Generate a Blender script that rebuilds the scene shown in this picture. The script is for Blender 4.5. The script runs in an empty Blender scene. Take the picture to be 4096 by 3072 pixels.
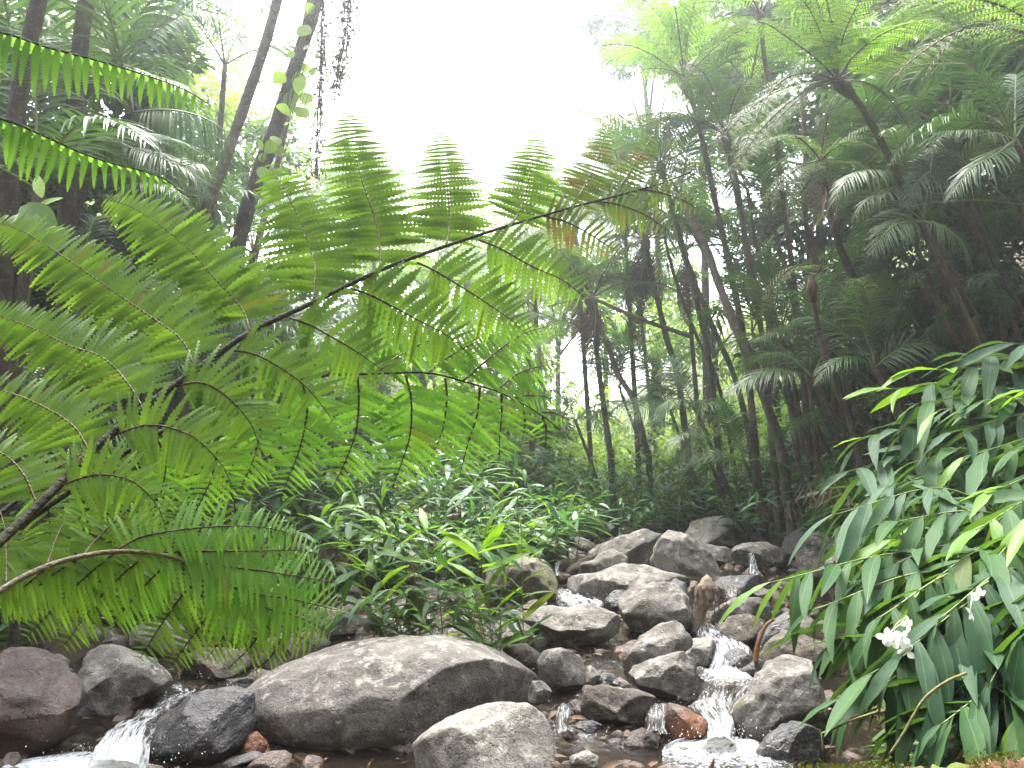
import bpy, math, random
import numpy as np
from mathutils import Matrix, Vector

# ------------------------------------------------------------------ camera, sky, sun, exposure
SC = bpy.context.scene
COL = SC.collection
PITCH = math.radians(7.0)
CAM = np.array([0.0, 0.0, 1.8])
F = 804.0                                    # focal length in pixels of a 1024 px wide frame
cam_d = bpy.data.cameras.new('camera')
cam_d.sensor_width = 36.0
cam_d.lens = F / 1024 * 36
cam_d.clip_start = 0.05
cam_d.clip_end = 600
cam = bpy.data.objects.new('camera', cam_d)
cam.location = CAM
cam.rotation_euler = (math.radians(90) + PITCH, 0, 0)
COL.objects.link(cam)
SC.camera = cam

SUN_EL, SUN_AZ = math.radians(66), math.radians(-20)     # high, ahead of the camera and a little left
world = bpy.data.worlds.new('World')
SC.world = world
world.use_nodes = True
wn = world.node_tree
sky = wn.nodes.new('ShaderNodeTexSky')
sky.sky_type = 'NISHITA'
sky.sun_disc = False
sky.sun_elevation = SUN_EL
sky.sun_rotation = SUN_AZ
sky.air_density = 1.0
sky.dust_density = 2.0
sky.ozone_density = 0.6
hs = wn.nodes.new('ShaderNodeHueSaturation')
hs.inputs['Saturation'].default_value = 0.25              # an overcast, milky sky
wn.links.new(sky.outputs[0], hs.inputs['Color'])
bg = wn.nodes['Background']
bg.inputs['Strength'].default_value = 0.15
wn.links.new(hs.outputs[0], bg.inputs['Color'])

sun_d = bpy.data.lights.new('sun', 'SUN')
sun_d.energy = 1.5
sun_d.angle = math.radians(24)
sun_d.color = (1.0, 0.96, 0.88)
sun = bpy.data.objects.new('sun', sun_d)
to_sun = Vector((math.sin(SUN_AZ) * math.cos(SUN_EL), math.cos(SUN_AZ) * math.cos(SUN_EL), math.sin(SUN_EL)))
sun.rotation_euler = to_sun.to_track_quat('Z', 'Y').to_euler()
sun.location = (0, 0, 30)
COL.objects.link(sun)

vs = SC.view_settings
SC.display_settings.display_device = 'sRGB'
vs.view_transform = 'Standard'
vs.look = 'None'
vs.gamma = 1.0
vs.use_curve_mapping = False
vs.exposure = 3.42
cy = SC.cycles
cy.use_denoising = True
cy.max_bounces = 8
cy.diffuse_bounces = 4
cy.glossy_bounces = 2
cy.transmission_bounces = 4
cy.transparent_max_bounces = 12
cy.volume_bounces = 0
cy.caustics_reflective = False
cy.caustics_refractive = False
cy.sample_clamp_indirect = 6.0

# ------------------------------------------------------------------ helpers
def rng(seed):
    return np.random.default_rng(seed)

def norm(v):
    v = np.asarray(v, float)
    return v / np.maximum(np.linalg.norm(v, axis=-1, keepdims=True), 1e-9)

cp, sp = math.cos(PITCH), math.sin(PITCH)
def S(x, y, d):
    """The point at distance d (world Y) behind pixel (x, y) of the 4096 px photograph."""
    a, b = (x / 4 - 512) / F, (384 - y / 4) / F
    dy, dz = cp - sp * b, sp + cp * b
    t = d / dy
    return CAM + t * np.array([a, dy, dz])

def interp(x, pts):
    return np.interp(x, [p[0] for p in pts], [p[1] for p in pts])

PROFILE = [(-40, 0.2), (3, -0.12), (5.6, -0.1), (6.4, 0.02), (7.2, 0.16), (8.5, .3), (11, .52), (14, .82), (20, 1.35), (40, 3.0), (80, 7)]
XL = [(-40, -5), (5, -6), (7.4, -6), (8.4, -4.6), (9.4, -2.6), (10.6, -.8), (12, .2), (14, .9), (20, 2.2), (40, 4), (80, 4)]
XR = [(-40, 1.9), (3, 1.6), (5, 2.25), (6.5, 2.75), (8, 3.2), (11, 4.0), (14, 4.5), (20, 5.0), (40, 6), (80, 6)]
def gz(x, y):
    x, y = np.asarray(x, float), np.asarray(y, float)
    z = interp(y, PROFILE)
    dl = np.maximum(0, interp(y, XL) - x)
    dr = np.maximum(0, x - interp(y, XR))
    z = z + .45 * (1 - np.exp(-dl / .6)) + .10 * dl + .5 * np.maximum(0, dl - 5)
    z = z + .75 * (1 - np.exp(-dr / .5)) + .30 * dr + .35 * np.maximum(0, dr - 2)
    z = z + 1.5 * np.clip(-3.5 - y, 0, 20)  # unseen steep slope added behind the camera to shade the boulder fronts
    return z

def ground_d(y, lift=0.0, x=2048):
    """Distance at which the ray through photo row y meets the streambed profile."""
    d = 3.5
    while d < 60:
        if S(x, y, d)[2] <= interp(d, PROFILE) + lift:
            return d
        d += 0.02
    return d

# value noise
def _hash(i, j, k, seed):
    h = (i * 374761393 + j * 668265263 + k * 2147483647 + seed * 1274126177) & 0xFFFFFFFF
    h = ((h ^ (h >> 13)) * 1274126177) & 0xFFFFFFFF
    h = h ^ (h >> 16)
    return (h & 0xFFFF) / 65535.0

def vnoise(p, seed=0):
    p = np.asarray(p, float)
    i = np.floor(p).astype(np.int64)
    f = p - i
    f = f * f * (3 - 2 * f)
    r = 0
    for a in (0, 1):
        for b in (0, 1):
            for c in (0, 1):
                w = (f[..., 0] if a else 1 - f[..., 0]) * (f[..., 1] if b else 1 - f[..., 1]) * (f[..., 2] if c else 1 - f[..., 2])
                r = r + w * _hash(i[..., 0] + a, i[..., 1] + b, i[..., 2] + c, seed)
    return r * 2 - 1

def fbm(p, seed=0, octaves=4, gain=.5):
    r, a = 0, 1.0
    for o in range(octaves):
        r = r + a * vnoise(p * 2 ** o, seed + o * 17)
        a *= gain
    return r

def spline(pts, n):
    """Catmull-Rom through pts, n samples evenly spread along its length."""
    p = np.asarray(pts, float)
    q = np.vstack([2 * p[0] - p[1], p, 2 * p[-1] - p[-2]])
    out = []
    for i in range(1, len(q) - 2):
        t = np.linspace(0, 1, 16, endpoint=False)[:, None]
        a, b, c, d = q[i - 1], q[i], q[i + 1], q[i + 2]
        out.append(.5 * (2 * b + (c - a) * t + (2 * a - 5 * b + 4 * c - d) * t ** 2 + (3 * b - a - 3 * c + d) * t ** 3))
    o = np.vstack(out + [p[-1:]])
    l = np.r_[0, np.cumsum(np.linalg.norm(np.diff(o, axis=0), axis=1))]
    s = np.linspace(0, l[-1], n)
    return np.stack([np.interp(s, l, o[:, k]) for k in range(o.shape[1])], 1)

def length(c):
    return float(np.linalg.norm(np.diff(c, axis=0), axis=1).sum())

def tangents(c):
    return norm(np.gradient(c, axis=0))

class MB:
    """Collects vertices and faces; build() links them as one mesh object."""
    def __init__(self):
        self.v, self.f3, self.f4, self.a, self.n = [], [], [], [], 0
        self.mi, self.m3, self.m4 = 0, [], []      # material slot of the faces added next
    def add(self, v, f4=None, f3=None, attr=None):
        v = np.asarray(v, float).reshape(-1, 3)
        if f4 is not None and len(f4):
            self.f4.append(np.asarray(f4, np.int64).reshape(-1, 4) + self.n)
            self.m4.append(np.full(len(self.f4[-1]), self.mi))
        if f3 is not None and len(f3):
            self.f3.append(np.asarray(f3, np.int64).reshape(-1, 3) + self.n)
            self.m3.append(np.full(len(self.f3[-1]), self.mi))
        self.v.append(v)
        self.a.append(np.zeros((len(v), 3)) if attr is None else np.asarray(attr, float))
        self.n += len(v)
    def stamp(self, tpl, O, X, Y, Z):
        """Copies of a template (v, f4, f3) at origins O with axis columns X, Y, Z (already scaled)."""
        tv, f4, f3 = tpl
        m, k = len(O), len(tv)
        if not m:
            return
        v = O[:, None] + tv[None, :, 0:1] * X[:, None] + tv[None, :, 1:2] * Y[:, None] + tv[None, :, 2:3] * Z[:, None]
        off = (np.arange(m) * k)[:, None, None]
        self.add(v.reshape(-1, 3),
                 (f4[None] + off).reshape(-1, 4) if len(f4) else None,
                 (f3[None] + off).reshape(-1, 3) if len(f3) else None)
    def tube(self, c, r, sides=7, cap=True):
        c = np.asarray(c, float)
        n = len(c)
        r = np.broadcast_to(np.asarray(r, float), (n,))
        T = tangents(c)
        ref = np.array([0, 0, 1.0]) if abs(T[0][2]) < .9 else np.array([1.0, 0, 0])
        u = norm(np.cross(T[0], ref))
        V, A = [], []
        ang = np.linspace(0, 2 * math.pi, sides, endpoint=False)
        l = np.r_[0, np.cumsum(np.linalg.norm(np.diff(c, axis=0), axis=1))]
        for i in range(n):
            u = norm(u - T[i] * np.dot(u, T[i]))
            w = np.cross(T[i], u)
            V.append(c[i] + r[i] * (np.cos(ang)[:, None] * u + np.sin(ang)[:, None] * w))
            A.append(np.stack([ang / 6.283, np.full(sides, l[i]), np.zeros(sides)], 1))
        V = np.vstack(V)
        f = []
        for i in range(n - 1):
            for j in range(sides):
                a, b = i * sides + j, i * sides + (j + 1) % sides
                f.append((a, b, b + sides, a + sides))
        f3 = []
        if cap:
            k = len(V)
            V = np.vstack([V, c[:1], c[-1:]])
            A.append(np.zeros((2, 3)))
            for j in range(sides):
                f3.append((k, (j + 1) % sides, j))
                f3.append((k + 1, (n - 1) * sides + j, (n - 1) * sides + (j + 1) % sides))
        self.add(V, f, f3, np.vstack(A))
    def mesh(self, name, mats, loc=(0, 0, 0), smooth=True, attr=False):
        me = bpy.data.meshes.new(name)
        V = np.vstack(self.v) - np.asarray(loc, float)
        f3 = np.vstack(self.f3) if self.f3 else np.zeros((0, 3), np.int64)
        f4 = np.vstack(self.f4) if self.f4 else np.zeros((0, 4), np.int64)
        me.vertices.add(len(V))
        me.vertices.foreach_set('co', V.astype(np.float32).ravel())
        loops = np.r_[f3.ravel(), f4.ravel()].astype(np.int32)
        me.loops.add(len(loops))
        me.loops.foreach_set('vertex_index', loops)
        k = len(f3) + len(f4)
        me.polygons.add(k)
        start = np.r_[np.arange(len(f3)) * 3, len(f3) * 3 + np.arange(len(f4)) * 4].astype(np.int32)
        me.polygons.foreach_set('loop_start', start)
        me.polygons.foreach_set('use_smooth', np.full(k, bool(smooth)))
        me.polygons.foreach_set('material_index', np.concatenate(self.m3 + self.m4).astype(np.int32))
        for m in (mats if isinstance(mats, (list, tuple)) else [mats]):
            me.materials.append(m)
        if attr:
            at = me.attributes.new('flow', 'FLOAT_VECTOR', 'POINT')
            at.data.foreach_set('vector', np.vstack(self.a).astype(np.float32).ravel())
        me.update(calc_edges=True)
        return me
    def build(self, name, mat, parent=None, loc=None, smooth=True, attr=False):
        base = np.zeros(3) if loc is None else np.asarray(loc, float)
        if parent is not None and loc is None:
            base = np.array(parent['_at'])
        o = bpy.data.objects.new(name, self.mesh(name, mat, base, smooth, attr))
        COL.objects.link(o)
        if parent is not None:
            o.parent = parent
        else:
            o.location = base
        return o

def tag(o, label=None, cat=None, group=None, kind=None):
    if label: o['label'] = label
    if cat: o['category'] = cat
    if group: o['group'] = group
    if kind: o['kind'] = kind
    return o

ROOTS = []
def thing(name, label, cat, loc, group=None):
    o = bpy.data.objects.new(name, None)
    COL.objects.link(o)
    o.location = [float(c) for c in loc]
    o['_at'] = [float(c) for c in loc]
    o.empty_display_size = .1
    ROOTS.append(o)
    return tag(o, label, cat, group)

def child(name, mesh, parent, mat4=None):
    o = bpy.data.objects.new(name, mesh)
    COL.objects.link(o)
    o.parent = parent
    if mat4 is not None:
        o.matrix_local = mat4
    return o

def basis(X, Y, Z, O):
    m = Matrix.Identity(4)
    for i in range(3):
        m[i][0], m[i][1], m[i][2], m[i][3] = float(X[i]), float(Y[i]), float(Z[i]), float(O[i])
    return m

# ------------------------------------------------------------------ materials
def nd(nt, kind, **kw):
    n = nt.nodes.new(kind)
    for k, v in kw.items():
        if k.startswith('i_'):
            n.inputs[k[2:].replace('_', ' ')].default_value = v
        else:
            setattr(n, k, v)
    return n

def mix(nt, fac, a, b, blend='MIX'):
    m = nt.nodes.new('ShaderNodeMix')
    m.data_type = 'RGBA'
    m.blend_type = blend
    for k, v in ((0, fac), (6, a), (7, b)):
        if isinstance(v, bpy.types.NodeSocket):
            nt.links.new(v, m.inputs[k])
        else:
            m.inputs[k].default_value = v if k == 0 else (*v, 1)
    return m.outputs[2]

def ramp(nt, src, lo, hi):
    r = nt.nodes.new('ShaderNodeMapRange')
    r.interpolation_type = 'SMOOTHSTEP'
    r.inputs[1].default_value, r.inputs[2].default_value = lo, hi
    nt.links.new(src, r.inputs[0])
    return r.outputs[0]

def noise(nt, vec, scale, detail=4, rough=.55):
    n = nt.nodes.new('ShaderNodeTexNoise')
    n.inputs['Scale'].default_value = scale
    n.inputs['Detail'].default_value = detail
    n.inputs['Roughness'].default_value = rough
    if vec is not None:
        nt.links.new(vec, n.inputs['Vector'])
    return n.outputs[0]

def new_mat(name):
    m = bpy.data.materials.new(name)
    m.use_nodes = True
    nt = m.node_tree
    return m, nt, nt.nodes['Principled BSDF'], nt.nodes['Material Output']

def obj_vec(nt):
    """Object coordinates in metres, shifted by a random amount per object."""
    tc = nd(nt, 'ShaderNodeTexCoord')
    oi = nd(nt, 'ShaderNodeObjectInfo')
    sc = nd(nt, 'ShaderNodeVectorMath', operation='SCALE')
    sc.inputs[0].default_value = (37, 53, 71)
    nt.links.new(oi.outputs['Random'], sc.inputs['Scale'])
    ad = nd(nt, 'ShaderNodeVectorMath', operation='ADD')
    nt.links.new(tc.outputs['Object'], ad.inputs[0])
    nt.links.new(sc.outputs[0], ad.inputs[1])
    return ad.outputs[0]

def leaf_mat(name, c1, c2, old=None, rough=.4, trans=.35, spec=.5, tint=(1.5, 1.35, .5), old_at=.62, blotch=9.0, veins=False):
    m, nt, b, out = new_mat(name)
    g = nd(nt, 'ShaderNodeNewGeometry')
    oi = nd(nt, 'ShaderNodeObjectInfo')
    a = nd(nt, 'ShaderNodeMath', operation='ADD')
    nt.links.new(g.outputs['Random Per Island'], a.inputs[0])
    nt.links.new(oi.outputs['Random'], a.inputs[1])
    fr = nd(nt, 'ShaderNodeMath', operation='FRACT')
    nt.links.new(a.outputs[0], fr.inputs[0])
    col = mix(nt, fr.outputs[0], c1, c2)
    v = obj_vec(nt)
    nz = noise(nt, v, blotch, 3)
    if old:
        col = mix(nt, ramp(nt, nz, old_at, old_at + .12), col, old)
        col = mix(nt, ramp(nt, fr.outputs[0], .984, .992), col, tuple(.5 * (p_ + q_) for p_, q_ in zip(old, c1)))      # a few leaflets have browned
    fine = noise(nt, v, blotch * 6, 2)
    col = mix(nt, .35, col, mix(nt, fine, (.35, .35, .35), (1.3, 1.3, 1.3)), 'MULTIPLY')
    if veins:                                   # a single leaf, 1 unit long along X: pale midrib and fine slanting veins
        tc = nd(nt, 'ShaderNodeTexCoord')
        sx = nd(nt, 'ShaderNodeSeparateXYZ')
        nt.links.new(tc.outputs['Object'], sx.inputs[0])
        ab = nd(nt, 'ShaderNodeMath', operation='ABSOLUTE')
        nt.links.new(sx.outputs['Y'], ab.inputs[0])
        col = mix(nt, ramp(nt, ab.outputs[0], .006, .002), col, (.09, .155, .055))
        ph = nd(nt, 'ShaderNodeMath', operation='MULTIPLY_ADD'); ph.inputs[1].default_value = 420
        x9 = nd(nt, 'ShaderNodeMath', operation='MULTIPLY'); x9.inputs[1].default_value = -240
        nt.links.new(sx.outputs['X'], x9.inputs[0])
        nt.links.new(ab.outputs[0], ph.inputs[0]); nt.links.new(x9.outputs[0], ph.inputs[2])
        sn = nd(nt, 'ShaderNodeMath', operation='SINE')
        nt.links.new(ph.outputs[0], sn.inputs[0])
        wv = nd(nt, 'ShaderNodeMath', operation='MULTIPLY_ADD'); wv.inputs[1].default_value = .10
        big = noise(nt, v, 7, 2)
        nt.links.new(sn.outputs[0], wv.inputs[0]); nt.links.new(big, wv.inputs[2])
        bump(nt, b, wv.outputs[0], .3, .012)
        tip = nd(nt, 'ShaderNodeMath', operation='MULTIPLY_ADD'); tip.inputs[1].default_value = .35
        nt.links.new(nz, tip.inputs[0]); nt.links.new(sx.outputs['X'], tip.inputs[2])
        col = mix(nt, ramp(nt, tip.outputs[0], 1.13, 1.2), col, (.14, .10, .045))
        col = mix(nt, ramp(nt, noise(nt, v, 11, 4, .7), .69, .73), col, (.15, .13, .05))
        col = mix(nt, .10, col, mix(nt, ramp(nt, sn.outputs[0], -1, 1), (.7, .7, .7), (1.2, 1.2, 1.2)), 'MULTIPLY')
    nt.links.new(col, b.inputs['Base Color'])
    b.inputs['Roughness'].default_value = rough
    b.inputs['Specular IOR Level'].default_value = spec
    t = nd(nt, 'ShaderNodeBsdfTranslucent')
    nt.links.new(mix(nt, 1.0, col, tint, 'MULTIPLY'), t.inputs['Color'])
    ms = nd(nt, 'ShaderNodeMixShader')
    ms.inputs[0].default_value = trans
    nt.links.new(b.outputs[0], ms.inputs[1])
    nt.links.new(t.outputs[0], ms.inputs[2])
    nt.links.new(ms.outputs[0], out.inputs['Surface'])
    return m

def bump(nt, b, h, strength, dist=.02):
    n = nd(nt, 'ShaderNodeBump')
    n.inputs['Strength'].default_value = strength
    n.inputs['Distance'].default_value = dist
    nt.links.new(h, n.inputs['Height'])
    nt.links.new(n.outputs[0], b.inputs['Normal'])

def rock_mat(name, dark, mid, pale, lichen=.5, moss=.0, rough=.85, spec=.3, rust=0.0):
    m, nt, b, out = new_mat(name)
    v = obj_vec(nt)
    big = noise(nt, v, 2.2, 6, .6)
    med = noise(nt, v, 9, 6, .65)
    fine = noise(nt, v, 55, 5, .7)
    col = mix(nt, ramp(nt, big, .35, .68), dark, mid)
    col = mix(nt, ramp(nt, med, .48, .72), col, pale)
    col = mix(nt, .55, col, mix(nt, ramp(nt, fine, .3, .7), (.45, .43, .42), (1.35, 1.35, 1.35)), 'MULTIPLY')
    if rust:
        col = mix(nt, ramp(nt, noise(nt, v, 4.5, 4), .62 - rust * .2, .8 - rust * .2), col, (.17, .062, .022))
    if lichen:
        sp_ = nd(nt, 'ShaderNodeTexVoronoi', feature='F1')
        sp_.inputs['Scale'].default_value = 13
        wob = nd(nt, 'ShaderNodeVectorMath', operation='ADD')
        nn = nt.nodes.new('ShaderNodeTexNoise'); nn.inputs['Scale'].default_value = 22
        nt.links.new(v, nn.inputs['Vector'])
        k = nd(nt, 'ShaderNodeVectorMath', operation='SCALE'); k.inputs['Scale'].default_value = .09
        nt.links.new(nn.outputs['Color'], k.inputs[0])
        nt.links.new(v, wob.inputs[0]); nt.links.new(k.outputs[0], wob.inputs[1])
        nt.links.new(wob.outputs[0], sp_.inputs['Vector'])
        spot = ramp(nt, sp_.outputs['Distance'], .34, .2)
        where = ramp(nt, noise(nt, v, 3.1, 3), .62 - lichen * .15, .72 - lichen * .1)
        f = nd(nt, 'ShaderNodeMath', operation='MULTIPLY')
        nt.links.new(spot, f.inputs[0]); nt.links.new(where, f.inputs[1])
        f2 = nd(nt, 'ShaderNodeMath', operation='MULTIPLY'); f2.inputs[1].default_value = .7
        nt.links.new(f.outputs[0], f2.inputs[0])
        col = mix(nt, f2.outputs[0], col, (.40, .39, .33))
    if moss:
        g = nd(nt, 'ShaderNodeNewGeometry')
        sx = nd(nt, 'ShaderNodeSeparateXYZ')
        nt.links.new(g.outputs['Normal'], sx.inputs[0])
        up = ramp(nt, sx.outputs['Z'], .1, .8)
        w = ramp(nt, noise(nt, v, 3.6, 6, .7), .66 - moss * .25, .76 - moss * .25)
        f = nd(nt, 'ShaderNodeMath', operation='MULTIPLY')
        nt.links.new(up, f.inputs[0]); nt.links.new(w, f.inputs[1])
        col = mix(nt, f.outputs[0], col, (.085, .098, .018))
    nt.links.new(col, b.inputs['Base Color'])
    b.inputs['Roughness'].default_value = rough
    b.inputs['Specular IOR Level'].default_value = spec
    h = nd(nt, 'ShaderNodeMath', operation='ADD')
    nt.links.new(med, h.inputs[0])
    hh = nd(nt, 'ShaderNodeMath', operation='MULTIPLY'); hh.inputs[1].default_value = .35
    nt.links.new(fine, hh.inputs[0]); nt.links.new(hh.outputs[0], h.inputs[1])
    vo = nd(nt, 'ShaderNodeTexVoronoi', feature='DISTANCE_TO_EDGE'); vo.inputs['Scale'].default_value = 2.6
    w2 = nd(nt, 'ShaderNodeVectorMath', operation='ADD')
    n2 = nt.nodes.new('ShaderNodeTexNoise'); n2.inputs['Scale'].default_value = 5; n2.inputs['Detail'].default_value = 4
    nt.links.new(v, n2.inputs['Vector'])
    k2 = nd(nt, 'ShaderNodeVectorMath', operation='SCALE'); k2.inputs['Scale'].default_value = .8
    nt.links.new(n2.outputs['Color'], k2.inputs[0])
    nt.links.new(v, w2.inputs[0]); nt.links.new(k2.outputs[0], w2.inputs[1]); nt.links.new(w2.outputs[0], vo.inputs['Vector'])
    cr = ramp(nt, vo.outputs['Distance'], 0, .022)
    pit = ramp(nt, noise(nt, v, 26, 3, .5), .30, .42)
    c2 = nd(nt, 'ShaderNodeMath', operation='MULTIPLY_ADD'); c2.inputs[1].default_value = .16
    nt.links.new(cr, c2.inputs[0]); nt.links.new(h.outputs[0], c2.inputs[2])
    c3 = nd(nt, 'ShaderNodeMath', operation='MULTIPLY_ADD'); c3.inputs[1].default_value = .22
    nt.links.new(pit, c3.inputs[0]); nt.links.new(c2.outputs[0], c3.inputs[2])
    bump(nt, b, c3.outputs[0], .85, .04)
    return m

def bark_mat(name, dark, mid, pale, moss=0.0, ring=30, rough=.9):
    m, nt, b, out = new_mat(name)
    v = obj_vec(nt)
    at = nd(nt, 'ShaderNodeAttribute', attribute_name='flow')
    mp = nd(nt, 'ShaderNodeMapping')
    mp.inputs['Scale'].default_value = (1, ring, 1)
    nt.links.new(at.outputs['Vector'], mp.inputs['Vector'])
    n1 = noise(nt, v, 5, 5, .65)
    n2 = noise(nt, v, 30, 4, .65)
    n3 = noise(nt, mp.outputs[0], 1.0, 2)
    col = mix(nt, ramp(nt, n1, .35, .65), dark, mid)
    col = mix(nt, ramp(nt, n2, .56, .72), col, pale)
    col = mix(nt, .5, col, mix(nt, n3, (.5, .5, .5), (1.3, 1.3, 1.3)), 'MULTIPLY')
    if moss:
        col = mix(nt, ramp(nt, noise(nt, v, 7, 5, .7), .62 - moss * .2, .72 - moss * .2), col, (.075, .095, .02))
    nt.links.new(col, b.inputs['Base Color'])
    b.inputs['Roughness'].default_value = rough
    b.inputs['Specular IOR Level'].default_value = .2
    h = nd(nt, 'ShaderNodeMath', operation='ADD')
    nt.links.new(n2, h.inputs[0]); nt.links.new(n3, h.inputs[1])
    bump(nt, b, h.outputs[0], .6, .02)
    return m

M = {}
M['fern'] = leaf_mat('fern leaf', (.092, .190, .025), (.135, .25, .036), (.20, .17, .035), .45, .6, .3, (1.3, 1.25, .55), .70, 5)
M['fern_bright'] = leaf_mat('bright fern leaf', (.11, .26, .034), (.16, .33, .05), (.22, .22, .035), .42, .55, .35, (1.2, 1.2, .55), .74, 5)
M['fern_far'] = leaf_mat('tree fern leaf', (.07, .17, .03), (.12, .23, .045), (.16, .14, .04), .5, .5, .3, (1.3, 1.2, .5), .68, 3)
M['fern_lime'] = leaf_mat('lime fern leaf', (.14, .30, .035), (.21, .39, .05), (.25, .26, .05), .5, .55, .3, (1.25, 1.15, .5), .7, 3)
M['fern_dry'] = leaf_mat('drying fern leaf', (.075, .15, .03), (.12, .18, .045), (.15, .105, .04), .55, .45, .3, (1.3, 1.2, .6), .56, 6)
M['dead'] = leaf_mat('dead brown leaf', (.11, .07, .045), (.17, .115, .075), None, .75, .2, .2, (1.2, 1.0, .8))
M['dead_red'] = leaf_mat('dead reddish leaf', (.20, .075, .05), (.28, .12, .085), None, .7, .2, .2, (1.2, 1.0, .8))
M['palm'] = leaf_mat('palm leaf', (.042, .112, .034), (.075, .155, .05), None, .42, .35, .4, (1.4, 1.4, .5))
M['palm_pale'] = leaf_mat('pale palm leaf', (.065, .125, .055), (.10, .165, .075), (.15, .15, .06), .42, .35, .4, (1.3, 1.3, .6))
GING = {'ginger': ((.028, .080, .026), (.056, .122, .038), (.12, .13, .03), .55, .36, .16, (1.8, 1.7, .45), .80, 4),
        'ginger_blue': ((.030, .076, .038), (.055, .112, .054), None, .55, .32, .18, (1.6, 1.6, .5), .8, 4),
        'ginger_mid': ((.042, .135, .042), (.085, .19, .058), (.14, .15, .04), .42, .36, .35, (1.5, 1.5, .5), .78, 4),
        'ginger_young': ((.115, .26, .018), (.16, .32, .028), None, .4, .5, .4, (1.4, 1.25, .4), .8, 4),
        'ginger_old': ((.14, .15, .04), (.24, .19, .05), (.20, .09, .03), .5, .35, .3, (1.3, 1.1, .5), .5, 6)}
for k_, a_ in GING.items():
    M[k_] = leaf_mat(k_.replace('_', ' ') + ' leaf', *a_)
    M[k_ + '_near'] = leaf_mat(k_.replace('_', ' ') + ' leaf with veins', *a_, veins=True)
M['broad'] = leaf_mat('broad leaf', (.05, .125, .024), (.09, .185, .034), None, .45, .42, .35, (1.4, 1.3, .5))
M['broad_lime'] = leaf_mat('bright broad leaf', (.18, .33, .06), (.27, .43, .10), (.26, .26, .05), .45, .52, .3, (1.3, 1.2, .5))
M['under'] = leaf_mat('undergrowth leaf', (.038, .10, .028), (.08, .16, .042), (.11, .10, .03), .45, .3, .35, (1.4, 1.3, .5), .72, 2)
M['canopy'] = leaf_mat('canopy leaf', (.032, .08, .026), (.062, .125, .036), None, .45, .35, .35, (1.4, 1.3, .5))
M['stem'] = leaf_mat('green stem', (.10, .15, .03), (.16, .20, .05), None, .5, 0.0, .4)
M['petiole'] = bark_mat('fern stalk', (.010, .008, .004), (.018, .016, .006), (.022, .028, .009), 0, 60, .85)
M['petiole_pale'] = bark_mat('pale fern stalk', (.10, .075, .045), (.16, .125, .08), (.22, .19, .13), 0, 60, .55)
M['rib'] = bark_mat('leaf rib', (.045, .028, .012), (.075, .045, .016), (.11, .08, .03), 0, 60, .6)
M['bark_dark'] = bark_mat('dark fibrous bark', (.05, .041, .033), (.095, .077, .062), (.18, .155, .13), .3)
M['bark'] = bark_mat('palm bark', (.09, .073, .058), (.16, .135, .108), (.33, .31, .27), .35)
M['bark_moss'] = bark_mat('mossy bark', (.06, .052, .03), (.11, .095, .055), (.22, .20, .15), .85)
M['bark_red'] = bark_mat('reddish bark', (.095, .065, .05), (.16, .115, .09), (.27, .23, .20), .1)
M['log'] = bark_mat('mossy log bark', (.06, .028, .016), (.13, .06, .035), (.19, .12, .075), .75, 12)
M['drift'] = bark_mat('driftwood', (.16, .115, .085), (.28, .215, .165), (.40, .35, .30), .1, 2)
M['rock'] = rock_mat('grey stone', (.085, .076, .068), (.175, .160, .142), (.31, .29, .26), .7, .25)
M['rock_pale'] = rock_mat('pale stone', (.125, .114, .098), (.235, .218, .19), (.38, .36, .32), .8, .12)
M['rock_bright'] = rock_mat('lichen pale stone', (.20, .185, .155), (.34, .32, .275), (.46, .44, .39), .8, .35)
M['rock_moss'] = rock_mat('mossy stone', (.09, .078, .06), (.17, .15, .12), (.30, .275, .23), .6, .85)
M['rock_brown'] = rock_mat('brown stone', (.058, .047, .039), (.12, .10, .08), (.21, .18, .15), .3, .3)
M['rock_dark'] = rock_mat('dark wet stone', (.028, .026, .026), (.055, .05, .05), (.10, .095, .095), .15, 0, .32, .6)
M['rock_rust'] = rock_mat('rusty stone', (.07, .04, .028), (.13, .08, .055), (.19, .13, .10), 0, 0, .5, .4, .9)
M['rock_wetbrown'] = rock_mat('wet brown stone', (.05, .032, .025), (.10, .068, .05), (.14, .10, .08), 0, .1, .38, .55, .2)

def petal_mat():
    m, nt, b, out = new_mat('white petal')
    b.inputs['Base Color'].default_value = (.82, .82, .78, 1)
    b.inputs['Roughness'].default_value = .5
    t = nd(nt, 'ShaderNodeBsdfTranslucent'); t.inputs['Color'].default_value = (.8, .8, .75, 1)
    ms = nd(nt, 'ShaderNodeMixShader'); ms.inputs[0].default_value = .35
    nt.links.new(b.outputs[0], ms.inputs[1]); nt.links.new(t.outputs[0], ms.inputs[2])
    nt.links.new(ms.outputs[0], out.inputs['Surface'])
    return m
M['petal'] = petal_mat()

def soil_mat():
    m, nt, b, out = new_mat('forest soil')
    tc = nd(nt, 'ShaderNodeTexCoord')
    v = tc.outputs['Object']
    n1, n2 = noise(nt, v, 1.3, 6), noise(nt, v, 14, 6, .7)
    col = mix(nt, ramp(nt, n1, .35, .65), (.030, .022, .015), (.060, .045, .028))
    col = mix(nt, ramp(nt, n2, .52, .68), col, (.11, .078, .05))
    col = mix(nt, ramp(nt, noise(nt, v, 3, 5, .7), .56, .66), col, (.04, .06, .016))
    nt.links.new(col, b.inputs['Base Color'])
    b.inputs['Roughness'].default_value = .95
    b.inputs['Specular IOR Level'].default_value = .15
    bump(nt, b, n2, .8, .05)
    return m
M['soil'] = soil_mat()

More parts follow.
